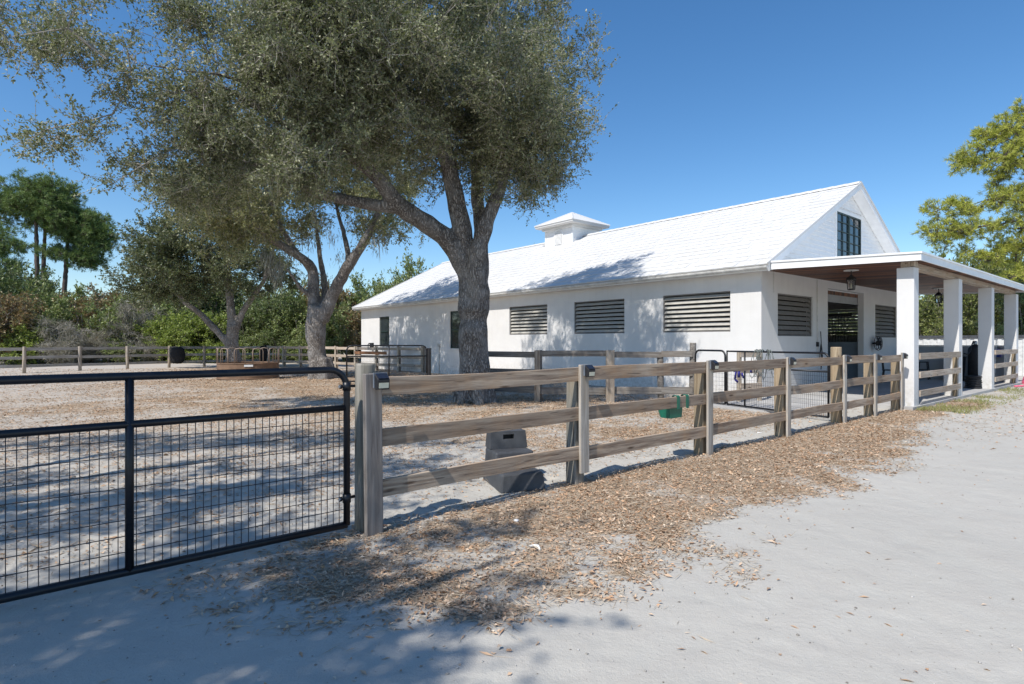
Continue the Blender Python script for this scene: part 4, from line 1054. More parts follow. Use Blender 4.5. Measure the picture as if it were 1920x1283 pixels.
# ------------------------------------------------------------------ fences
def round_post(name, p, r_, h, mat, parent, lean=(0, 0), n=14, flat=False):
    mb = MB()
    if flat:
        mb.box(-r_, r_, -r_, r_, -.3, h)
        o = mb.build(name, mat, parent, loc=p, bevel=.008)
    else:
        k = [1+.03*random.uniform(-1, 1) for _ in range(4)]
        mb.lathe([(r_*1.03, -.3), (r_*k[0], h*.3), (r_*k[1], h*.6), (r_*.98, h-.02), (r_*.93, h)], n=n)
        o = mb.build(name, mat, parent, loc=p)
        o.data.polygons.foreach_set('use_smooth', [len(f.vertices) == 4 for f in o.data.polygons])
    o.rotation_euler = (lean[0], lean[1], random.random()*.1)
    return o
FV = 4.5
f1 = thing('board_fence', 'weathered three rail board fence running from the gate to the first porch column', 'fence', W(2.2, FV), TH)
UB = [2.2, 4.787, 7.39, 9.84, 12.27, 13.95, 15.68]
rails = [(1.235, .155), (.785, .152), (.338, .15)]
prevs = UB[0]
for i in range(len(UB)-1):
    for (z, h) in rails:
        a = UB[i]-2.2+(.0 if i == 0 else .004); b = UB[i+1]-2.2-.004
        bar('rail', (a, -.015, z+random.uniform(-.012, .012)), (b, -.015, z+random.uniform(-.012, .012)), h+random.uniform(-.006, .004), .038, 'wood_x', f1, roll=random.uniform(-.02, .02), sag=random.uniform(-.01, .018))
for i, ub in enumerate(UB):
    w, t, zb, zt, mt = [(.150, .060, -.1, 1.335, 'wood_greyz'), (.138, .036, .12, 1.345, 'wood_lightz'), (.13, .036, -.1, 1.34, 'wood_lightz'), (.125, .036, -.1, 1.34, 'wood_lightz'), (.125, .036, -.1, 1.345, 'wood_lightz'), (.12, .036, -.1, 1.345, 'wood_lightz'), (.12, .036, -.1, 1.35, 'wood_lightz')][i]
    mb = MB(); mb.box(-w/2, w/2, -t, 0, zb, zt)
    mb.build('post_board', mt, f1, loc=(ub-2.2, -.036, 0), rot=(random.uniform(-.006, .006), random.uniform(-.012, .012), 0), bevel=.006)
round_post('post', (0, .10, 0), .086, 1.415, 'wood_green', f1, n=18)
for i, ub in enumerate(UB[1:], 1):
    if i == 4: round_post('post', (ub-2.2+.0, .105, 0), .10, 1.50, 'wood_tan', f1, lean=(.0, -.01))
    else: round_post('post', (ub-2.2-.01, .082, 0), .075, 1.27, 'wood_tan' if i > 1 else 'wood_green', f1, lean=(0, random.uniform(-.02, .02)), flat=True)
# solar lights on the boards
def solar_light(loc, label):
    s = thing('solar_light', label, 'solar light', loc, TH, 'solar lights on the fence boards')
    b = MB(); b.prism([(0, -.065), (-.052, -.060), (-.060, .02), (0, .066)], 'x', -.055, .055); b.build('housing', 'blackmatte', s, bevel=.006)
    b = MB(); b.hexa([(-.048, -.058, .028), (.048, -.058, .028), (.048, -.010, .0648), (-.048, -.010, .0648), (-.048, -.061, .032), (.048, -.061, .032), (.048, -.012, .0695), (-.048, -.012, .0695)]); b.build('solar_panel', 'solar', s)
    b = MB(); b.hexa([(-.044, -.0535, -.05), (.044, -.0535, -.05), (.044, -.0505, -.05), (-.044, -.0505, -.05), (-.044, -.0605, -.006), (.044, -.0605, -.006), (.044, -.055, -.006), (-.044, -.055, -.006)]); b.build('lens', 'cream', s)
    b = MB(); b.box(-.060, .060, .001, .02, -.05, .075); b.build('back_plate', 'solarcap', s)
for ub, t, lab in zip(UB, (.123, .074, .074, .074, .074, .074, .074), (
        'black solar light on the thick first post board beside the gate', 'black solar light on the fence board behind the mounting block', 'solar light on the board just right of the green feeder',
        'solar light on the board below the rope bundle on the mesh gate', 'solar light on the board next to the tall tan post', 'small solar light on the second to last board before the column', 'small solar light on the last board touching the white column')):
    p = W(ub+.022, FV-t-.022, 1.27); solar_light(p, lab)

# rails between the porch columns
for k, (a, b) in enumerate(((COLS[0]+CW+.003, COLS[1]-CW+.05), (COLS[2]+CW+.003, COLS[3]-CW+.05))):
    f = thing('board_fence', ('short three board rail between the first and second porch columns', 'short three board rail between the last two porch columns')[k], 'fence', W(a, 4.28), TH, 'board rails between the porch columns')
    for z, h in rails: bar('rail', (0, 0, z+.02), (b-a, 0, z+.02), h, .036, 'wood_pale', f)
    mb = MB(); mb.box(-.05, .05, -.05, .05, -.2, 1.28); mb.build('post', 'wood_tan', f, loc=(b-a-.22, .075, 0), bevel=.006)

# inner fence by the barn
def poly_fence(name, label, pts, heights, mat_r, mat_p, posts='round', rail_z=rails, pr_=.075, side=1, pboard=None, ph=1.36):
    f = thing(name, label, 'fence', pts[0])
    o0 = Vector(pts[0])
    for i in range(len(pts)-1):
        a = Vector(pts[i])-o0; b = Vector(pts[i+1])-o0; d = (b-a).normalized(); nrm = Vector((-d.y, d.x, 0))*side
        for z, h in rail_z:
            z2 = z+random.uniform(-.015, .015)
            bar('rail', a+nrm*.09+d*.003+Vector((0, 0, z2)), b+nrm*.09-d*.003+Vector((0, 0, z2+random.uniform(-.01, .01))), h, .036, mat_r, f)
        if pboard:
            for q in ([a] if i else [a])+([b] if i == len(pts)-2 else []):
                mb = MB(); mb.box(-.065, .065, -.016, .016, 0, 1.37); mb.build('post_board', pboard, f, loc=q+nrm*.128, rot=(0, 0, math.atan2(d.y, d.x)), bevel=.004)
    for i, p in enumerate(pts):
        hh = heights[i] if heights else ph
        round_post('post', Vector(p)-o0, pr_, hh, mat_p, f, lean=(random.uniform(-.02, .02), random.uniform(-.02, .02)))
    return f
pin = [P(888, CY, 16.6), P(1011, CY, 15.5), P(1142, CY, 15.4), P(1239, CY, 15.32), P(1298, CY, 15.2)]
for p in pin: p.z = 0
inner_rails = [(1.275, .16), (.79, .15), (.30, .19)]
fi = poly_fence('board_fence', 'dark weathered inner fence between the big oak trunk and the barn', pin, [1.36, 1.38, 1.37, 1.2, 1.58], 'wood_grey', 'wood_grey', rail_z=inner_rails, pr_=.085, side=-1)
d_ = (pin[3]-pin[2]).normalized()
mb = MB(); mb.box(-.11, .11, -.05, .05, -.2, 1.385); mb.build('post_board', 'wood_z', fi, loc=pin[2]-pin[0]+Vector((0, -.17, 0)), rot=(0, 0, 0), bevel=.006)
mb = MB(); mb.box(-.075, .075, -.03, .03, -.2, 1.375); mb.build('post_board', 'wood_z', fi, loc=pin[1]-pin[0]+Vector((-.06, -.15, 0)), rot=(0, 0, 0), bevel=.006)

# far fences
def gp(x, y): q = G(x, y); return q
pf = [gp(-62, 702.6), gp(45, 699.3), gp(150, 694.8), gp(239, 691.6), gp(317, 688.9), gp(383, 687.0), gp(440, 686.0), gp(497, 685.2)]
far1 = poly_fence('board_fence', 'long grey three rail fence along the far side of the paddock', pf, None, 'wood_greyx', 'wood_z', pr_=.08, side=1, ph=1.36)
c0_ = gp(505, 685.2); c1_ = Vector((W(15.9, 26.3).x, W(15.9, 26.3).y, 0)); nn = 8
pr2 = [c0_.lerp(c1_, k/nn) for k in range(nn+1)]
far2 = poly_fence('board_fence', 'sunlit pale three rail fence running from the far corner to the barn', pr2, None, 'wood_pale', 'wood_z', pr_=.07, side=-1, pboard='wood_palez', ph=1.34)
a = pr2[5]-pr2[0]; b = pr2[7]-pr2[0]; d = (b-a).normalized(); nrm = Vector((d.y, -d.x, 0))
bar('patch_board', a+nrm*.13+Vector((0, 0, .98)), a.lerp(b, .75)+nrm*.13+Vector((0, 0, .98)), .17, .03, 'wood_orange', far2)

# gates ----------------------------------------------------------------
def arc(cx, cz, r_, a0, a1, n=6):
    return [(cx+r_*math.cos(a0+(a1-a0)*k/n), 0, cz+r_*math.sin(a0+(a1-a0)*k/n)) for k in range(n+1)]
def mesh_gate(label, p0, p1, zb, zt, zmid, stiles, r_=.025, rnd=.14, mesh=(.05, .105), wire=.0025, group=None, hinges=True, rl=True, rr_=True, mx=.003):
    p0 = Vector(p0); p1 = Vector(p1); d = p1-p0; Lg = d.length
    g = thing('mesh_gate', label, 'gate', (p0.x, p0.y, 0), math.atan2(d.y, d.x), group)
    path = [(0, 0, zb)]
    path += arc(rnd, zt-rnd, rnd, math.pi, math.pi/2) if rl else [(0, 0, zt)]
    path += arc(Lg-rnd, zt-rnd, rnd, math.pi/2, 0) if rr_ else [(Lg, 0, zt)]
    path += [(Lg, 0, zb)]
    mb = MB(); mb.tube(path, r_, 12)
    mb.tube([(0, 0, zb+.001), (Lg, 0, zb+.001)], r_*.98, 12)
    mb.build('frame', 'black', g, smooth=True)
    mb = MB(); mb.tube([(r_*.6, 0, zmid), (Lg-r_*.6, 0, zmid)], r_*.92, 12); mb.build('middle_rail', 'black', g, smooth=True)
    for s in stiles:
        mb = MB(); mb.tube([(s, 0, zb), (s, 0, zt)], r_*.95, 12); mb.build('stile', 'black', g, smooth=True)
    mb = MB(); wx = r_*.5
    k = wx
    yy = r_*.75
    def wbar(x0, x1, z0, z1, y): mb.box(x0, x1, y-wire, y+wire, z0, z1)
    x = .03
    while x < Lg-.02: wbar(x-wire, x+wire, zb, zmid, yy); x += mesh[0]
    z = zmid-mesh[1]
    while z > zb+.02: wbar(.005, Lg-.005, z-wire, z+wire, yy+2*wire+.0003); z -= mesh[1]
    mb.build('wire_mesh', 'wire', g)
    if hinges:
        for z in (zt-.14, zb+.22):
            mb = MB(); mb.tube([(Lg-.055, 0, z), (Lg+.075, .012, z)], .012, 8); mb.tube([(Lg, 0, z-.035), (Lg, 0, z+.035)], r_+.007, 12)
            mb.tube([(Lg-.06, 0, z), (Lg-.045, 0, z)], .02, 8)
            h = mb.build('hinge', 'black', g, smooth=True)
            mb = MB(); mb.tube([(Lg-.061, -.004, z), (Lg-.07, -.004, z)], .012, 8); mb.build('bolt', 'steel', h)
    return g
mesh_gate('big black tube gate with wire mesh, closest to the camera', W(-2.55, 4.49), W(1.985, 4.49), .095, 1.375, 1.06, [.02+1.5, .02+3.02], .027, .15)
pA = P(650, CY, 21.8); pB = P(800, CY, 22.6); pA.z = pB.z = 0
g2_ = mesh_gate('distant black mesh gate standing between the pale oak and the barn wall', pA, pB, .1, 1.46, 1.05, [(pB-pA).length*.52], .028, .2, (.05, .1), .0022)
mb = MB(); mb.tube([((pB-pA).length+.1, 0, -.2), ((pB-pA).length+.1, 0, 1.36)], .075, 12); mb.build('hinge_post', 'blackmatte', g2_)
A_ = W(13.36, 8.55); B_ = W(12.32, 4.72); dd = (B_-A_)
a0 = A_.lerp(B_, .03); a1 = A_.lerp(B_, .29); a2 = A_.lerp(B_, .305); a3 = A_.lerp(B_, .985)
mesh_gate('narrow black mesh walk gate beside the tall dark post', a0, a1, .08, 1.385, 1.02, [], .024, .14, (.05, .1), .002, hinges=False)
g3_ = mesh_gate('long black mesh gate with ropes slung over it, in front of the porch', a2, a3, .08, 1.375, 1.0, [.55], .022, .12, (.05, .1), .002, hinges=True, rl=False)
# short panel of rails behind the gate
q0 = P(1386, CY, 15.0); q1 = P(1424, CY, 15.25); q0.z = q1.z = 0
fp = thing('tie_rail', 'short wooden tie rail panel standing behind the mesh gates', 'tie rail', q0, math.atan2((q1-q0).y, (q1-q0).x))
Lq = (q1-q0).length
for x in (0, Lq):
    mb = MB(); mb.box(-.045, .045, -.045, .045, -.2, 1.36); mb.build('post', 'wood_palez', fp, loc=(x, 0, 0), bevel=.005)
for z in (1.27, .85, .45): bar('rail', (-.02, -.064, z), (Lq+.02, -.064, z), .14, .035, 'wood_pale', fp)
def strap(name, label, cat_, pts, r_, mat, mat2=None):
    mb = MB()
    for p in pts: mb.tube(p, r_, 7)
    o = mb.build(name, mat, None, smooth=True); return tag(o, label, cat_)
hq = P(1380, 700, 14.6)
def loop(c, rx, rz, tilt=0, n=18, dy=.02):
    return [(c[0]+rx*math.cos(2*math.pi*k/n), c[1]+dy*math.sin(4*math.pi*k/n), c[2]+rz*math.sin(2*math.pi*k/n)) for k in range(n+1)]
mb = MB()
for (x0, z0, x1, z1, w) in ((-.02, .10, -.06, -.14, .05), (-.06, -.14, .02, -.22, .05), (.05, .08, .04, -.10, .07), (-.09, .06, .10, .10, .05), (.10, .10, .34, .17, .045), (.33, .16, .36, .02, .05), (.12, .02, .16, -.12, .045)):
    d_ = Vector((x1-x0, 0, z1-z0)).normalized(); n_ = Vector((-d_.z, 0, d_.x))*w/2; A1 = Vector((x0, -.075, z0)); B1 = Vector((x1, -.085, z1)); t_ = Vector((0, .012, 0))
    mb.hexa([A1-n_, B1-n_, B1+n_, A1+n_, A1-n_+t_, B1-n_+t_, B1+n_+t_, A1+n_+t_])
o = mb.build('halter', 'blue', None, loc=hq, smooth=True); tag(o, 'purple blue rope halter hanging on the tie rail post', 'halter')
rb = MB(); rq = random.Random(9)
for k in range(9):
    x = rq.uniform(-.26, .26); rx = rq.uniform(.03, .13); rz = rq.uniform(.16, .36); sk = rq.uniform(-.25, .25); y0 = rq.choice((-.04, .045))
    rb.tube([(x+rx*math.sin(2*math.pi*j/16)+sk*rz*(math.cos(2*math.pi*j/16)-1), y0*(1 if j not in (0, 16) else .2)+.012*math.sin(j*2.1+k), .045+rz*(math.cos(2*math.pi*j/16)-1)) for j in range(17)], .0075, 6)
    if k < 4: rb.tube([(x, -.03, .03), (x, 0, .05), (x+.01, .04, .02)], .014, 6)
cg = a2.lerp(a3, .40); o = rb.build('rope_bundle', 'rope', None, loc=(cg.x, cg.y, 1.378), rot=(0, 0, math.atan2(dd.y, dd.x)), smooth=True)
tag(o, 'bundle of grey green lead ropes slung over the long mesh gate', 'ropes')
sq = W(19.85, 7.93); mb = MB()
mb.tube([(0, 0, 1.95), (.01, -.02, 1.6), (-.01, -.03, 1.3), (.03, -.03, 1.0), (.0, -.02, .7)], .014, 7); mb.tube(loop((0, -.03, 1.25), .035, .3), .014, 7)
o = mb.build('lead_rope', 'blackmatte', None, loc=(sq.x, sq.y, 0), smooth=True); tag(o, 'dark lead rope hanging on the wall left of the barn doorway', 'rope')

# ------------------------------------------------------------------ things in the paddock
# mounting block
mq = P(966, CY, 6.42); mbk = thing('mounting_block', 'dark grey plastic three step mounting block behind the fence', 'mounting block', (.01, 6.50, 0), rad(19))
def tier(y0, y1, w0, w1, z0, z1):
    mb = MB(); a = .03
    mb.hexa([(-w0, y0, z0), (w0, y0, z0), (w0, y1, z0), (-w0, y1, z0), (-w1, y0+a, z1), (w1, y0+a, z1), (w1, y1-a*.3, z1), (-w1, y1-a*.3, z1)]); return mb
tier(-.36, .34, .262, .238, -.02, .185).build('step', 'block', mbk, bevel=.022)
tier(-.10, .345, .236, .226, .186, .37).build('step', 'block', mbk, bevel=.02)
w_, z0_, z1_ = .225, .372, .565
top = MB(); y0, y1 = .13, .345
hx, hz0, hz1 = .07, .475, .53                          # hand hole
def fz(x, z): return (x*(1-.06*(z-z0_)/(z1_-z0_)), y0+.03*(z-z0_)/(z1_-z0_), z)
xs = [-w_, -hx, hx, w_]; zs = [z0_, hz0, hz1, z1_]
for i in range(3):
    for j in range(3):
        if i == 1 and j == 1: continue
        top.add([fz(xs[i], zs[j]), fz(xs[i+1], zs[j]), fz(xs[i+1], zs[j+1]), fz(xs[i], zs[j+1])], [(0, 1, 2, 3)])
def bz(x, z): p = fz(x, z); return (p[0], y1-.02*(z-z0_)/(z1_-z0_), z)
top.add([fz(-w_, z0_), fz(-w_, z1_), bz(-w_, z1_), bz(-w_, z0_)], [(0, 1, 2, 3)]); top.add([fz(w_, z0_), fz(w_, z1_), bz(w_, z1_), bz(w_, z0_)], [(3, 2, 1, 0)])
top.add([fz(-w_, z1_), fz(w_, z1_), bz(w_, z1_), bz(-w_, z1_)], [(0, 1, 2, 3)]); top.add([bz(-w_, z0_), bz(w_, z0_), bz(w_, z1_), bz(-w_, z1_)], [(3, 2, 1, 0)])
def hq_(x, z, t): p = fz(x, z); return (p[0], p[1]+t, z)
c4 = [(-hx, hz0), (hx, hz0), (hx, hz1), (-hx, hz1)]
for i in range(4):
    p, q = c4[i], c4[(i+1) % 4]; top.add([fz(*p), fz(*q), hq_(*q, .06), hq_(*p, .06)], [(0, 1, 2, 3)])
to = top.build('step', 'block', mbk)
hb = MB(); hb.box(-hx-.02, hx+.02, y0+.085, y0+.09, hz0-.02, hz1+.02); hb.build('hand_hole', 'blackmatte', to)

# green over-fence feeder on the middle rail
fq = W(6.73, FV); fd = thing('fence_feeder', 'green plastic feed tub hooked over the middle fence rail', 'feeder', (fq.x, fq.y, 0), TH)
mb = MB(); x0, x1, yb, yt = -.15, .15, .06, .34
prof_t = [(-.17, .055), (.17, .055), (.17, .26), (.11, .33), (-.11, .33), (-.17, .26)]; zt_, zb_ = .80, .565
n = len(prof_t); vs = [(x, y, zt_) for x, y in prof_t]+[(x*.80, .055+(y-.055)*.72, zb_) for x, y in prof_t]+[(x*.94, .065+(y-.055)*.92, zt_) for x, y in prof_t]+[(x*.74, .07+(y-.055)*.66, zb_+.015) for x, y in prof_t]
fs = [(i, (i+1) % n, n+(i+1) % n, n+i) for i in range(n)]+[(2*n+i, 3*n+i, 3*n+(i+1) % n, 2*n+(i+1) % n) for i in range(n)]+[(i, 2*n+i, 2*n+(i+1) % n, (i+1) % n) for i in range(n)]
fs += [tuple(n+i for i in range(n)), tuple(3*n+i for i in range(n))[::-1]]
mb.add(vs, fs); mb.build('tub', 'green', fd, bevel=.006)
for x in (-.085, .125):
    hk = MB(); t = .008; zs_ = .862
    pts = [(.05, .70), (.05, zs_+.004), (.036, zs_+.02), (-.028, zs_+.02), (-.045, zs_+.004), (-.045, .70)]
    inn = [(.042, .70), (.042, zs_-.0), (.033, zs_+.011), (-.026, zs_+.011), (-.037, zs_), (-.037, .71)]
    for i in range(5):
        a, b = pts[i], pts[i+1]; c, d = inn[i+1], inn[i]
        hk.hexa([(x-.028, a[0], a[1]), (x+.028, a[0], a[1]), (x+.028, d[0], d[1]), (x-.028, d[0], d[1]), (x-.028, b[0], b[1]), (x+.028, b[0], b[1]), (x+.028, c[0], c[1]), (x-.028, c[0], c[1])])
    hk.build('hook', 'green', fd)

# round hay feeder
hr = thing('hay_ring', 'round brown metal hay feeder ring with hoops under the far oaks', 'hay feeder', P(466, CY, 25.0).xy.to_3d(), .3)
R_ = 1.24
mb = MB(); n = 48
for zz0, zz1 in ((.06, .68),):
    for k in range(n):
        a, b = 2*math.pi*k/n, 2*math.pi*(k+1)/n
        q = []
        for z in (zz0, zz1):
            for (ang, rr2) in ((a, R_), (b, R_), (b, R_-.012), (a, R_-.012)): q.append((rr2*math.cos(ang), rr2*math.sin(ang), z))
        mb.hexa(q)
mb.build('ring_panel', 'ring', hr)
mb = MB()
for z in (.05, .69): mb.tube([(R_*math.cos(2*math.pi*k/n), R_*math.sin(2*math.pi*k/n), z) for k in range(n)], .022, 8, closed=True)
mb.build('ring_rail', 'ring', hr, smooth=True)
for k in range(11):
    a = 2*math.pi*k/11; hw = .17
    pa = (R_*math.cos(a-hw), R_*math.sin(a-hw)); pb = (R_*math.cos(a+hw), R_*math.sin(a+hw)); pm = (R_*math.cos(a), R_*math.sin(a))
    pts = [(*pa, .70), (*pa, 1.22), (pa[0]*.8+pm[0]*.2, pa[1]*.8+pm[1]*.2, 1.31), (*pm, 1.34), (pb[0]*.8+pm[0]*.2, pb[1]*.8+pm[1]*.2, 1.31), (*pb, 1.22), (*pb, .70)]
    mb = MB(); mb.tube(pts, .019, 8); mb.build('hoop', 'ringrod', hr, smooth=True)
lb = MB(); lb.box(-.17, .17, -.004, .004, -.04, .04)
ang = math.atan2(-25, -P(466, CY, 25).x)-.3
lb.build('label_plate', 'label', hr, loc=((R_+.012)*math.cos(ang), (R_+.012)*math.sin(ang), .61), rot=(0, 0, ang+math.pi/2))
# hay nets on the far fence
def net(name, label, p, w, h, rz):
    mb = MB(); n, m_ = 14, 10; vs = []; rq = random.Random(hash(label) % 1000)
    for i in range(m_+1):
        t = i/m_; z = h*(1-t); rw = w*(.80+.28*math.sin(math.pi*min(1, t*1.05)))*(1 if i < m_ else .7)*(1 if i else .75)
        for j in range(n):
            a = 2*math.pi*j/n; k = 1+.07*rq.uniform(-1, 1); vs.append((rw*math.cos(a)*k, .55*rw*math.sin(a)*k, z+.02*rq.uniform(-1, 1)))
    fs = [(i*n+j, (i+1)*n+j, (i+1)*n+(j+1) % n, i*n+(j+1) % n) for i in range(m_) for j in range(n)]+[tuple(range(n)), tuple(m_*n+j for j in range(n))[::-1]]
    mb.add(vs, fs); o = mb.build(name, 'hay', None, loc=p, rot=(0, 0, rz), smooth=True)
    tag(o, label, 'hay net')
p = P(333, CY, 35.8); net('hay_net', 'wide black hay net hanging on the far fence left of the feeder ring', (p.x, p.y, .26), .40, 1.02, .25)
p = P(494, CY, 37.2); net('hay_net', 'narrow black hay net hanging at the far fence corner', (p.x, p.y, .3), .24, 1.05, .25)

# ------------------------------------------------------------------ things on the porch
def lantern(u, v, label):
    zc = 3.49+.036*(v-4.12)+.045
    L_ = thing('hanging_lantern', label, 'lantern', W(u, v, zc), TH, 'black lanterns hanging from the porch ceiling')
    mb = MB(); mb.lathe([(.19, 0), (.19, .02), (.17, .03)], (0, 0, -.02), 20); mb.build('ceiling_plate', 'whitegrey', L_, smooth=False)
    mb = MB(); mb.tube([(0, 0, -.02), (0, 0, -.16)], .012, 8); mb.lathe([(.012, 0), (.03, .01), (.03, .03), (.012, .04)], (0, 0, -.17), 10); mb.build('hanger', 'blackmatte', L_)
    mb = MB(); mb.add([(-.105, -.105, -.25), (.105, -.105, -.25), (.105, .105, -.25), (-.105, .105, -.25), (-.04, -.04, -.16), (.04, -.04, -.16), (.04, .04, -.16), (-.04, .04, -.16)], [(0, 3, 2, 1), (4, 5, 6, 7), (0, 1, 5, 4), (1, 2, 6, 5), (2, 3, 7, 6), (3, 0, 4, 7)])
    mb.build('lamp_roof', 'blackmatte', L_)
    mb = MB(); t, b2_, z0, z1 = .085, .066, -.252, -.54
    for sx, sy in ((1, 1), (1, -1), (-1, 1), (-1, -1)): mb.tube([(sx*t, sy*t, z0), (sx*b2_, sy*b2_, z1)], .011, 6)
    for zz, w in ((z0-.012, t), (z1, b2_)):
        for (p, q) in (((-1, -1), (1, -1)), ((1, -1), (1, 1)), ((1, 1), (-1, 1)), ((-1, 1), (-1, -1))): mb.tube([(p[0]*w, p[1]*w, zz), (q[0]*w, q[1]*w, zz)], .012, 6)
    for s in (-1, 1): mb.tube([(s*t*.0+s*.001, -t, z0), (s*.001, -b2_, z1)], .006, 5)
    mb.box(-.07, .07, -.07, .07, z1-.018, z1-.004); mb.build('cage', 'blackmatte', L_)
    mb = MB(); a, b3_ = t-.016, b2_-.016
    mb.add([(-b3_, -b3_, z1+.01), (b3_, -b3_, z1+.01), (b3_, b3_, z1+.01), (-b3_, b3_, z1+.01), (-a, -a, z0-.02), (a, -a, z0-.02), (a, a, z0-.02), (-a, a, z0-.02)], [(0, 1, 5, 4), (1, 2, 6, 5), (2, 3, 7, 6), (3, 0, 4, 7)])
    mb.build('glass', 'lglass', L_)
    mb = MB(); mb.tube([(0, 0, z1), (0, 0, z1+.16)], .022, 8); mb.build('candle', 'cream', L_)
lantern(17.55, 6.2, 'black lantern hanging in front of the barn doorway, nearest the camera')
lantern(26.0, 6.2, 'black lantern hanging beside the second porch column')

def stool(u, v, h, rz, label, back=False, w=.36):
    s = thing('stool' if not back else 'chair', label, 'stool' if not back else 'chair', W(u, v, .076), TH+rz)
    mb = MB(); mb.box(-w/2, w/2, -w/2, w/2, h-.035, h); mb.build('seat', 'blackmatte', s, bevel=.008)
    for sx in (-1, 1):
        for sy in (-1, 1):
            mb = MB(); mb.tube([(sx*w*.40, sy*w*.40, h-.035), (sx*w*.55, sy*w*.55, 0)], .02, 8); mb.build('leg', 'blackmatte', s)
    mb = MB()
    for z in (h*.28, h*.55):
        k = .40+.15*(1-z/h); q = w*k
        for (p, r2) in (((-q, -q), (q, -q)), ((q, -q), (q, q)), ((q, q), (-q, q)), ((-q, q), (-q, -q))): mb.tube([(*p, z), (*r2, z)], .013, 6)
    mb.build('stretcher', 'blackmatte', s)
    if back:
        mb = MB()
        for sx in (-1, 1): mb.tube([(sx*w*.42, w*.44, h), (sx*w*.42, w*.52, h+.45)], .018, 8)
        for z in (.18, .32, .44): mb.box(-w*.42, w*.42, w*.46, w*.51, h+z-.03, h+z+.02)
        mb.build('backrest', 'blackmatte', s)
stool(24.45, 7.35, .50, .2, 'black slatted chair by the porch wall under the fan', True, .42)
stool(28.0, 7.2, .72, .1, 'tall black stool seen just right of the first porch column')
# wall fan / feeder
fn = thing('wall_fan', 'black round fan mounted on the porch wall below the right louvre', 'fan', W(24.75, 7.80, 1.55), TH)
mb = MB()
for q, rr2 in ((-.06, .24), (.06, .24), (0, .27)): mb.tube([(rr2*math.cos(2*math.pi*k/24), q, rr2*math.sin(2*math.pi*k/24)) for k in range(24)], .012, 6, closed=True)
for k in range(14):
    a = 2*math.pi*k/14; mb.tube([(0, -.1, 0), (.24*math.cos(a), -.06, .24*math.sin(a))], .006, 5)
mb.build('guard', 'blackmatte', fn)
mb = MB(); mb.tube([(0, -.07, 0), (0, .07, 0)], .09, 14); mb.tube([(0, .07, 0), (0, .19, 0)], .04, 8); mb.build('motor', 'blackmatte', fn)
mb = MB()
for k in range(4):
    a = 2*math.pi*k/4; c, s = math.cos(a), math.sin(a); n_ = (-s, c)
    mb.hexa([(c*.06-n_[0]*.05, -.03, s*.06-n_[1]*.05), (c*.22-n_[0]*.08, -.03, s*.22-n_[1]*.08), (c*.22+n_[0]*.08, .02, s*.22+n_[1]*.08), (c*.06+n_[0]*.05, .02, s*.06+n_[1]*.05),
             (c*.06-n_[0]*.05, -.025, s*.06-n_[1]*.05), (c*.22-n_[0]*.08, -.025, s*.22-n_[1]*.08), (c*.22+n_[0]*.08, .025, s*.22+n_[1]*.08), (c*.06+n_[0]*.05, .025, s*.06+n_[1]*.05)])
mb.build('blades', 'blackmatte', fn)
# dark tank, bin, hose coil, tools between the columns
tk = thing('tank', 'tall black pressure tank standing between the second and third porch columns', 'tank', W(27.85, 5.48, .076), TH)
mb = MB(); mb.lathe([(.20, 0), (.23, .03), (.23, 1.22), (.21, 1.32), (.13, 1.40), (.06, 1.43)], n=22); mb.build('tank_body', 'blackmatte', tk, smooth=True)
mb = MB(); mb.lathe([(.05, 0), (.07, .02), (.07, .10), (.03, .14)], (0, 0, 1.43), 14); mb.build('valve', 'steel', tk)
mb = MB(); mb.tube([(-.04, 0, 1.50), (-.2, .02, 1.55), (-.34, .04, 1.40), (-.48, .05, 1.18), (-.7, .1, 1.05), (-.95, .15, 1.1)], .022, 8); mb.build('hose', 'blackmatte', tk, smooth=True)
bn = thing('trash_bin', 'dark grey bin with lid behind the second porch column', 'bin', W(28.0, 6.08, .076), TH)
mb = MB(); mb.lathe([(.22, 0), (.28, .85), (.28, .9)], n=20); mb.build('bin_body', 'block', bn, smooth=True)
mb = MB(); mb.lathe([(.30, .905), (.30, .94), (.18, .99), (.05, 1.0)], n=20); mb.build('lid', 'block', bn, smooth=True)
mb = MB()
for k in range(7):
    rr2 = .26-.01*(k % 3); mb.tube([(rr2*math.cos(2*math.pi*j/22)+.015*(k % 2), rr2*.8*math.sin(2*math.pi*j/22), .04+k*.058+.008*math.sin(j)) for j in range(22)], .026, 7, closed=True)
mb.tube([(.25, -.1, .03), (.45, -.22, .025), (.75, -.26, .025), (.95, -.2, .025)], .026, 7)
q = W(23.72, 4.72, .076); o = mb.build('hose_coil', 'blackmatte', None, loc=q, rot=(0, 0, TH), smooth=True); tag(o, 'coiled dark hose stacked against the third porch column', 'hose')
bm2 = thing('broom', 'broom with pale pole leaning on the wall between the last two columns', 'broom', W(28.02, 4.93, .076), TH)
mb = MB(); mb.tube([(0, 0, .22), (.28, .0, 1.62)], .014, 8); mb.build('pole', 'label', bm2)
mb = MB(); mb.hexa([(-.17, -.04, 0), (.15, -.04, 0), (.15, .04, 0), (-.17, .04, 0), (-.10, -.025, .22), (.10, -.025, .22), (.10, .025, .22), (-.10, .025, .22)]); mb.build('bristles', 'straw', bm2)
bk = thing('bucket', 'blue bucket hanging on the porch end wall', 'bucket', W(28.37, 4.90, 1.02), TH)
mb = MB(); mb.lathe([(.12, 0), (.155, .30), (.165, .31)], n=18); mb.build('pail', 'bluebucket', bk, smooth=True)
mb = MB(); mb.tube([(-.16, 0, .3), (-.10, 0, .42), (.0, 0, .46), (.10, 0, .42), (.16, 0, .3)], .008, 6); mb.build('handle', 'steel', bk)
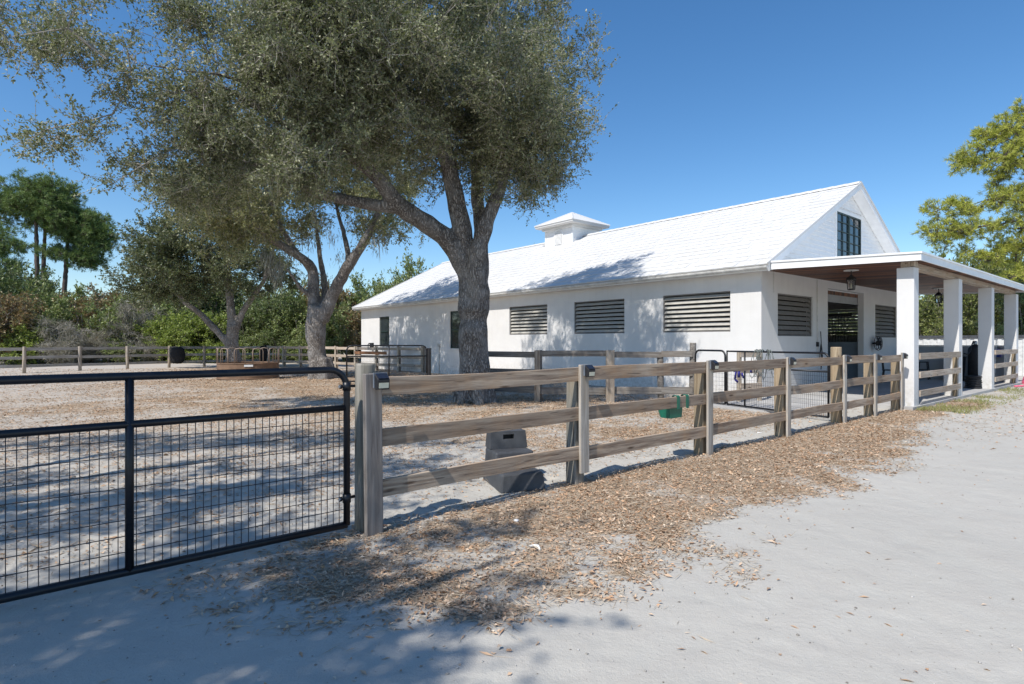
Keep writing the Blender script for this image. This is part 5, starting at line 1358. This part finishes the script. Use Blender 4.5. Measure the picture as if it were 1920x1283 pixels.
pt_ = MB(); pt_.tube([(0, 0, 0), (.02, .03, .35), (.08, .06, .66)], .022, 8); o = pt_.build('wooden_handle', 'wood_tan', None, loc=W(20.75, 4.45, .0), rot=(0, 0, TH), smooth=True); tag(o, 'wooden tool handle leaning beside the second porch column', 'handle')
mb = MB()
for k in range(5):
    rr2 = .34-.02*k; mb.tube([(rr2*math.cos(2*math.pi*j/20), rr2*.7*math.sin(2*math.pi*j/20), .03+k*.055) for j in range(20)], .03, 7, closed=True)
mb.tube([(-.3, 0, .03), (-.8, -.15, .03), (-1.6, -.1, .03), (-2.3, .1, .03)], .028, 7)
o = mb.build('hose_coil', 'pink', None, loc=W(29.0, 4.05, .0), rot=(0, 0, TH), smooth=True); tag(o, 'pink garden hose coiled at the foot of the last porch column', 'hose')
# white metal panel fence beyond the porch, wooden post at the right edge
pfn = thing('panel_fence', 'low white corrugated panel fence with dark top edge beyond the porch', 'fence', W(35.5, 3.0), TH)
mb = MB(); y = 0.0
prof = []
while y < 14: prof += [(.0, y), (.0, y+.12), (.03, y+.15), (.03, y+.27)]; y += .30
poly = [(x-.02, y) for x, y in prof]+[(x+.02, y) for x, y in reversed(prof)]
nP = len(poly); vs = [(x, y, 0) for x, y in poly]+[(x, y, 1.78) for x, y in poly]
h_ = len(prof); fs = [(i, i+1, nP+i+1, nP+i) for i in range(h_-1)]+[(h_+i, h_+i+1, nP+h_+i+1, nP+h_+i) for i in range(h_-1)]
mb.add(vs, fs); mb.build('panel', 'whitegrey', pfn)
mb = MB(); mb.box(-.06, .1, -.05, 14.05, 1.785, 1.93); mb.build('top_rail', 'block', pfn)
rp = thing('board_fence', 'tan wooden fence at the right edge of the picture beyond the last column', 'fence', W(30.2, 4.3), TH)
mb = MB(); mb.box(-.06, .06, -.06, .06, -.2, 1.75); mb.build('post', 'wood_tan', rp, loc=(0, 0, 0), bevel=.006)
for z in (1.1, .7, .3): bar('rail', (.05, -.08, z), (3.4, -.08, z), .15, .036, 'wood_pale', rp)
# scraps of white plastic in the leaves
for k, (x, y, lab) in enumerate(((968, 972, 'round white scrap lying in the leaves by the mounting block'), (1005, 1024, 'curled white strip of plastic lying in the shaded leaves'), (1424, 811, 'flat white scrap lying behind the fence'))):
    q = G(x, y); mb = MB(); rq = random.Random(k+50); n = 9
    if k == 1: mb.tube([(-.05, .03, .015), (-.02, .0, .03), (.015, -.01, .03), (.03, -.05, .015)], [.006, .011, .011, .006], 6)
    else:
        ring = [(.028*math.cos(6.283*j/n)*rq.uniform(.6, 1.2)*(1.4 if k == 2 else 1), .02*math.sin(6.283*j/n)*rq.uniform(.6, 1.2)) for j in range(n)]
        mb.add([(a, b, .004) for a, b in ring]+[(a*.8, b*.8, .012+.006*rq.random()) for a, b in ring]+[(0, 0, .016)], [(j, (j+1) % n, n+(j+1) % n, n+j) for j in range(n)]+[(n+j, n+(j+1) % n, 2*n) for j in range(n)])
    o = mb.build('scrap', 'debris', None, loc=(q.x, q.y, float(gz(q.x, q.y)[0])+.004), smooth=True); tag(o, lab, 'scrap')

# ------------------------------------------------------------------ light, sky, camera
sd = Vector((.4825, .6126, -1.0)).normalized()          # the way the sunlight travels
sun = bpy.data.lights.new('sun', 'SUN'); sun.energy = 4.75; sun.angle = rad(.53); sun.color = (1, .955, .89)
so = bpy.data.objects.new('sun', sun); COL.objects.link(so); so.rotation_euler = sd.to_track_quat('-Z', 'Y').to_euler(); so.location = (-20, -25, 40)
wd = bpy.data.worlds.new('World'); SC.world = wd; wd.use_nodes = True
nt = wd.node_tree; bg = nt.nodes['Background']; sky = nt.nodes.new('ShaderNodeTexSky')
sky.sky_type = 'NISHITA'; sky.sun_disc = False
to_sun = -sd
sky.sun_elevation = math.asin(to_sun.z); sky.sun_rotation = math.atan2(to_sun.x, to_sun.y)
sky.air_density = 1.0; sky.dust_density = .3; sky.ozone_density = 3.0; sky.altitude = 0
hs_ = nt.nodes.new('ShaderNodeHueSaturation'); hs_.inputs['Saturation'].default_value = 1.24
nt.links.new(sky.outputs[0], hs_.inputs['Color']); nt.links.new(hs_.outputs[0], bg.inputs[0]); bg.inputs[1].default_value = .15
cam = bpy.data.cameras.new('camera'); co = bpy.data.objects.new('camera', cam); COL.objects.link(co)
co.location = (0, 0, H); co.rotation_euler = (rad(90), 0, 0); cam.sensor_width = 36; cam.lens = F/1920*36
cam.clip_start = .05; cam.clip_end = 3000; SC.camera = co
vs_ = SC.view_settings; vs_.view_transform = 'Standard'; vs_.look = 'None'; vs_.exposure = 0.10; vs_.gamma = 1.0
SC.render.resolution_x = 1024; SC.render.resolution_y = 684
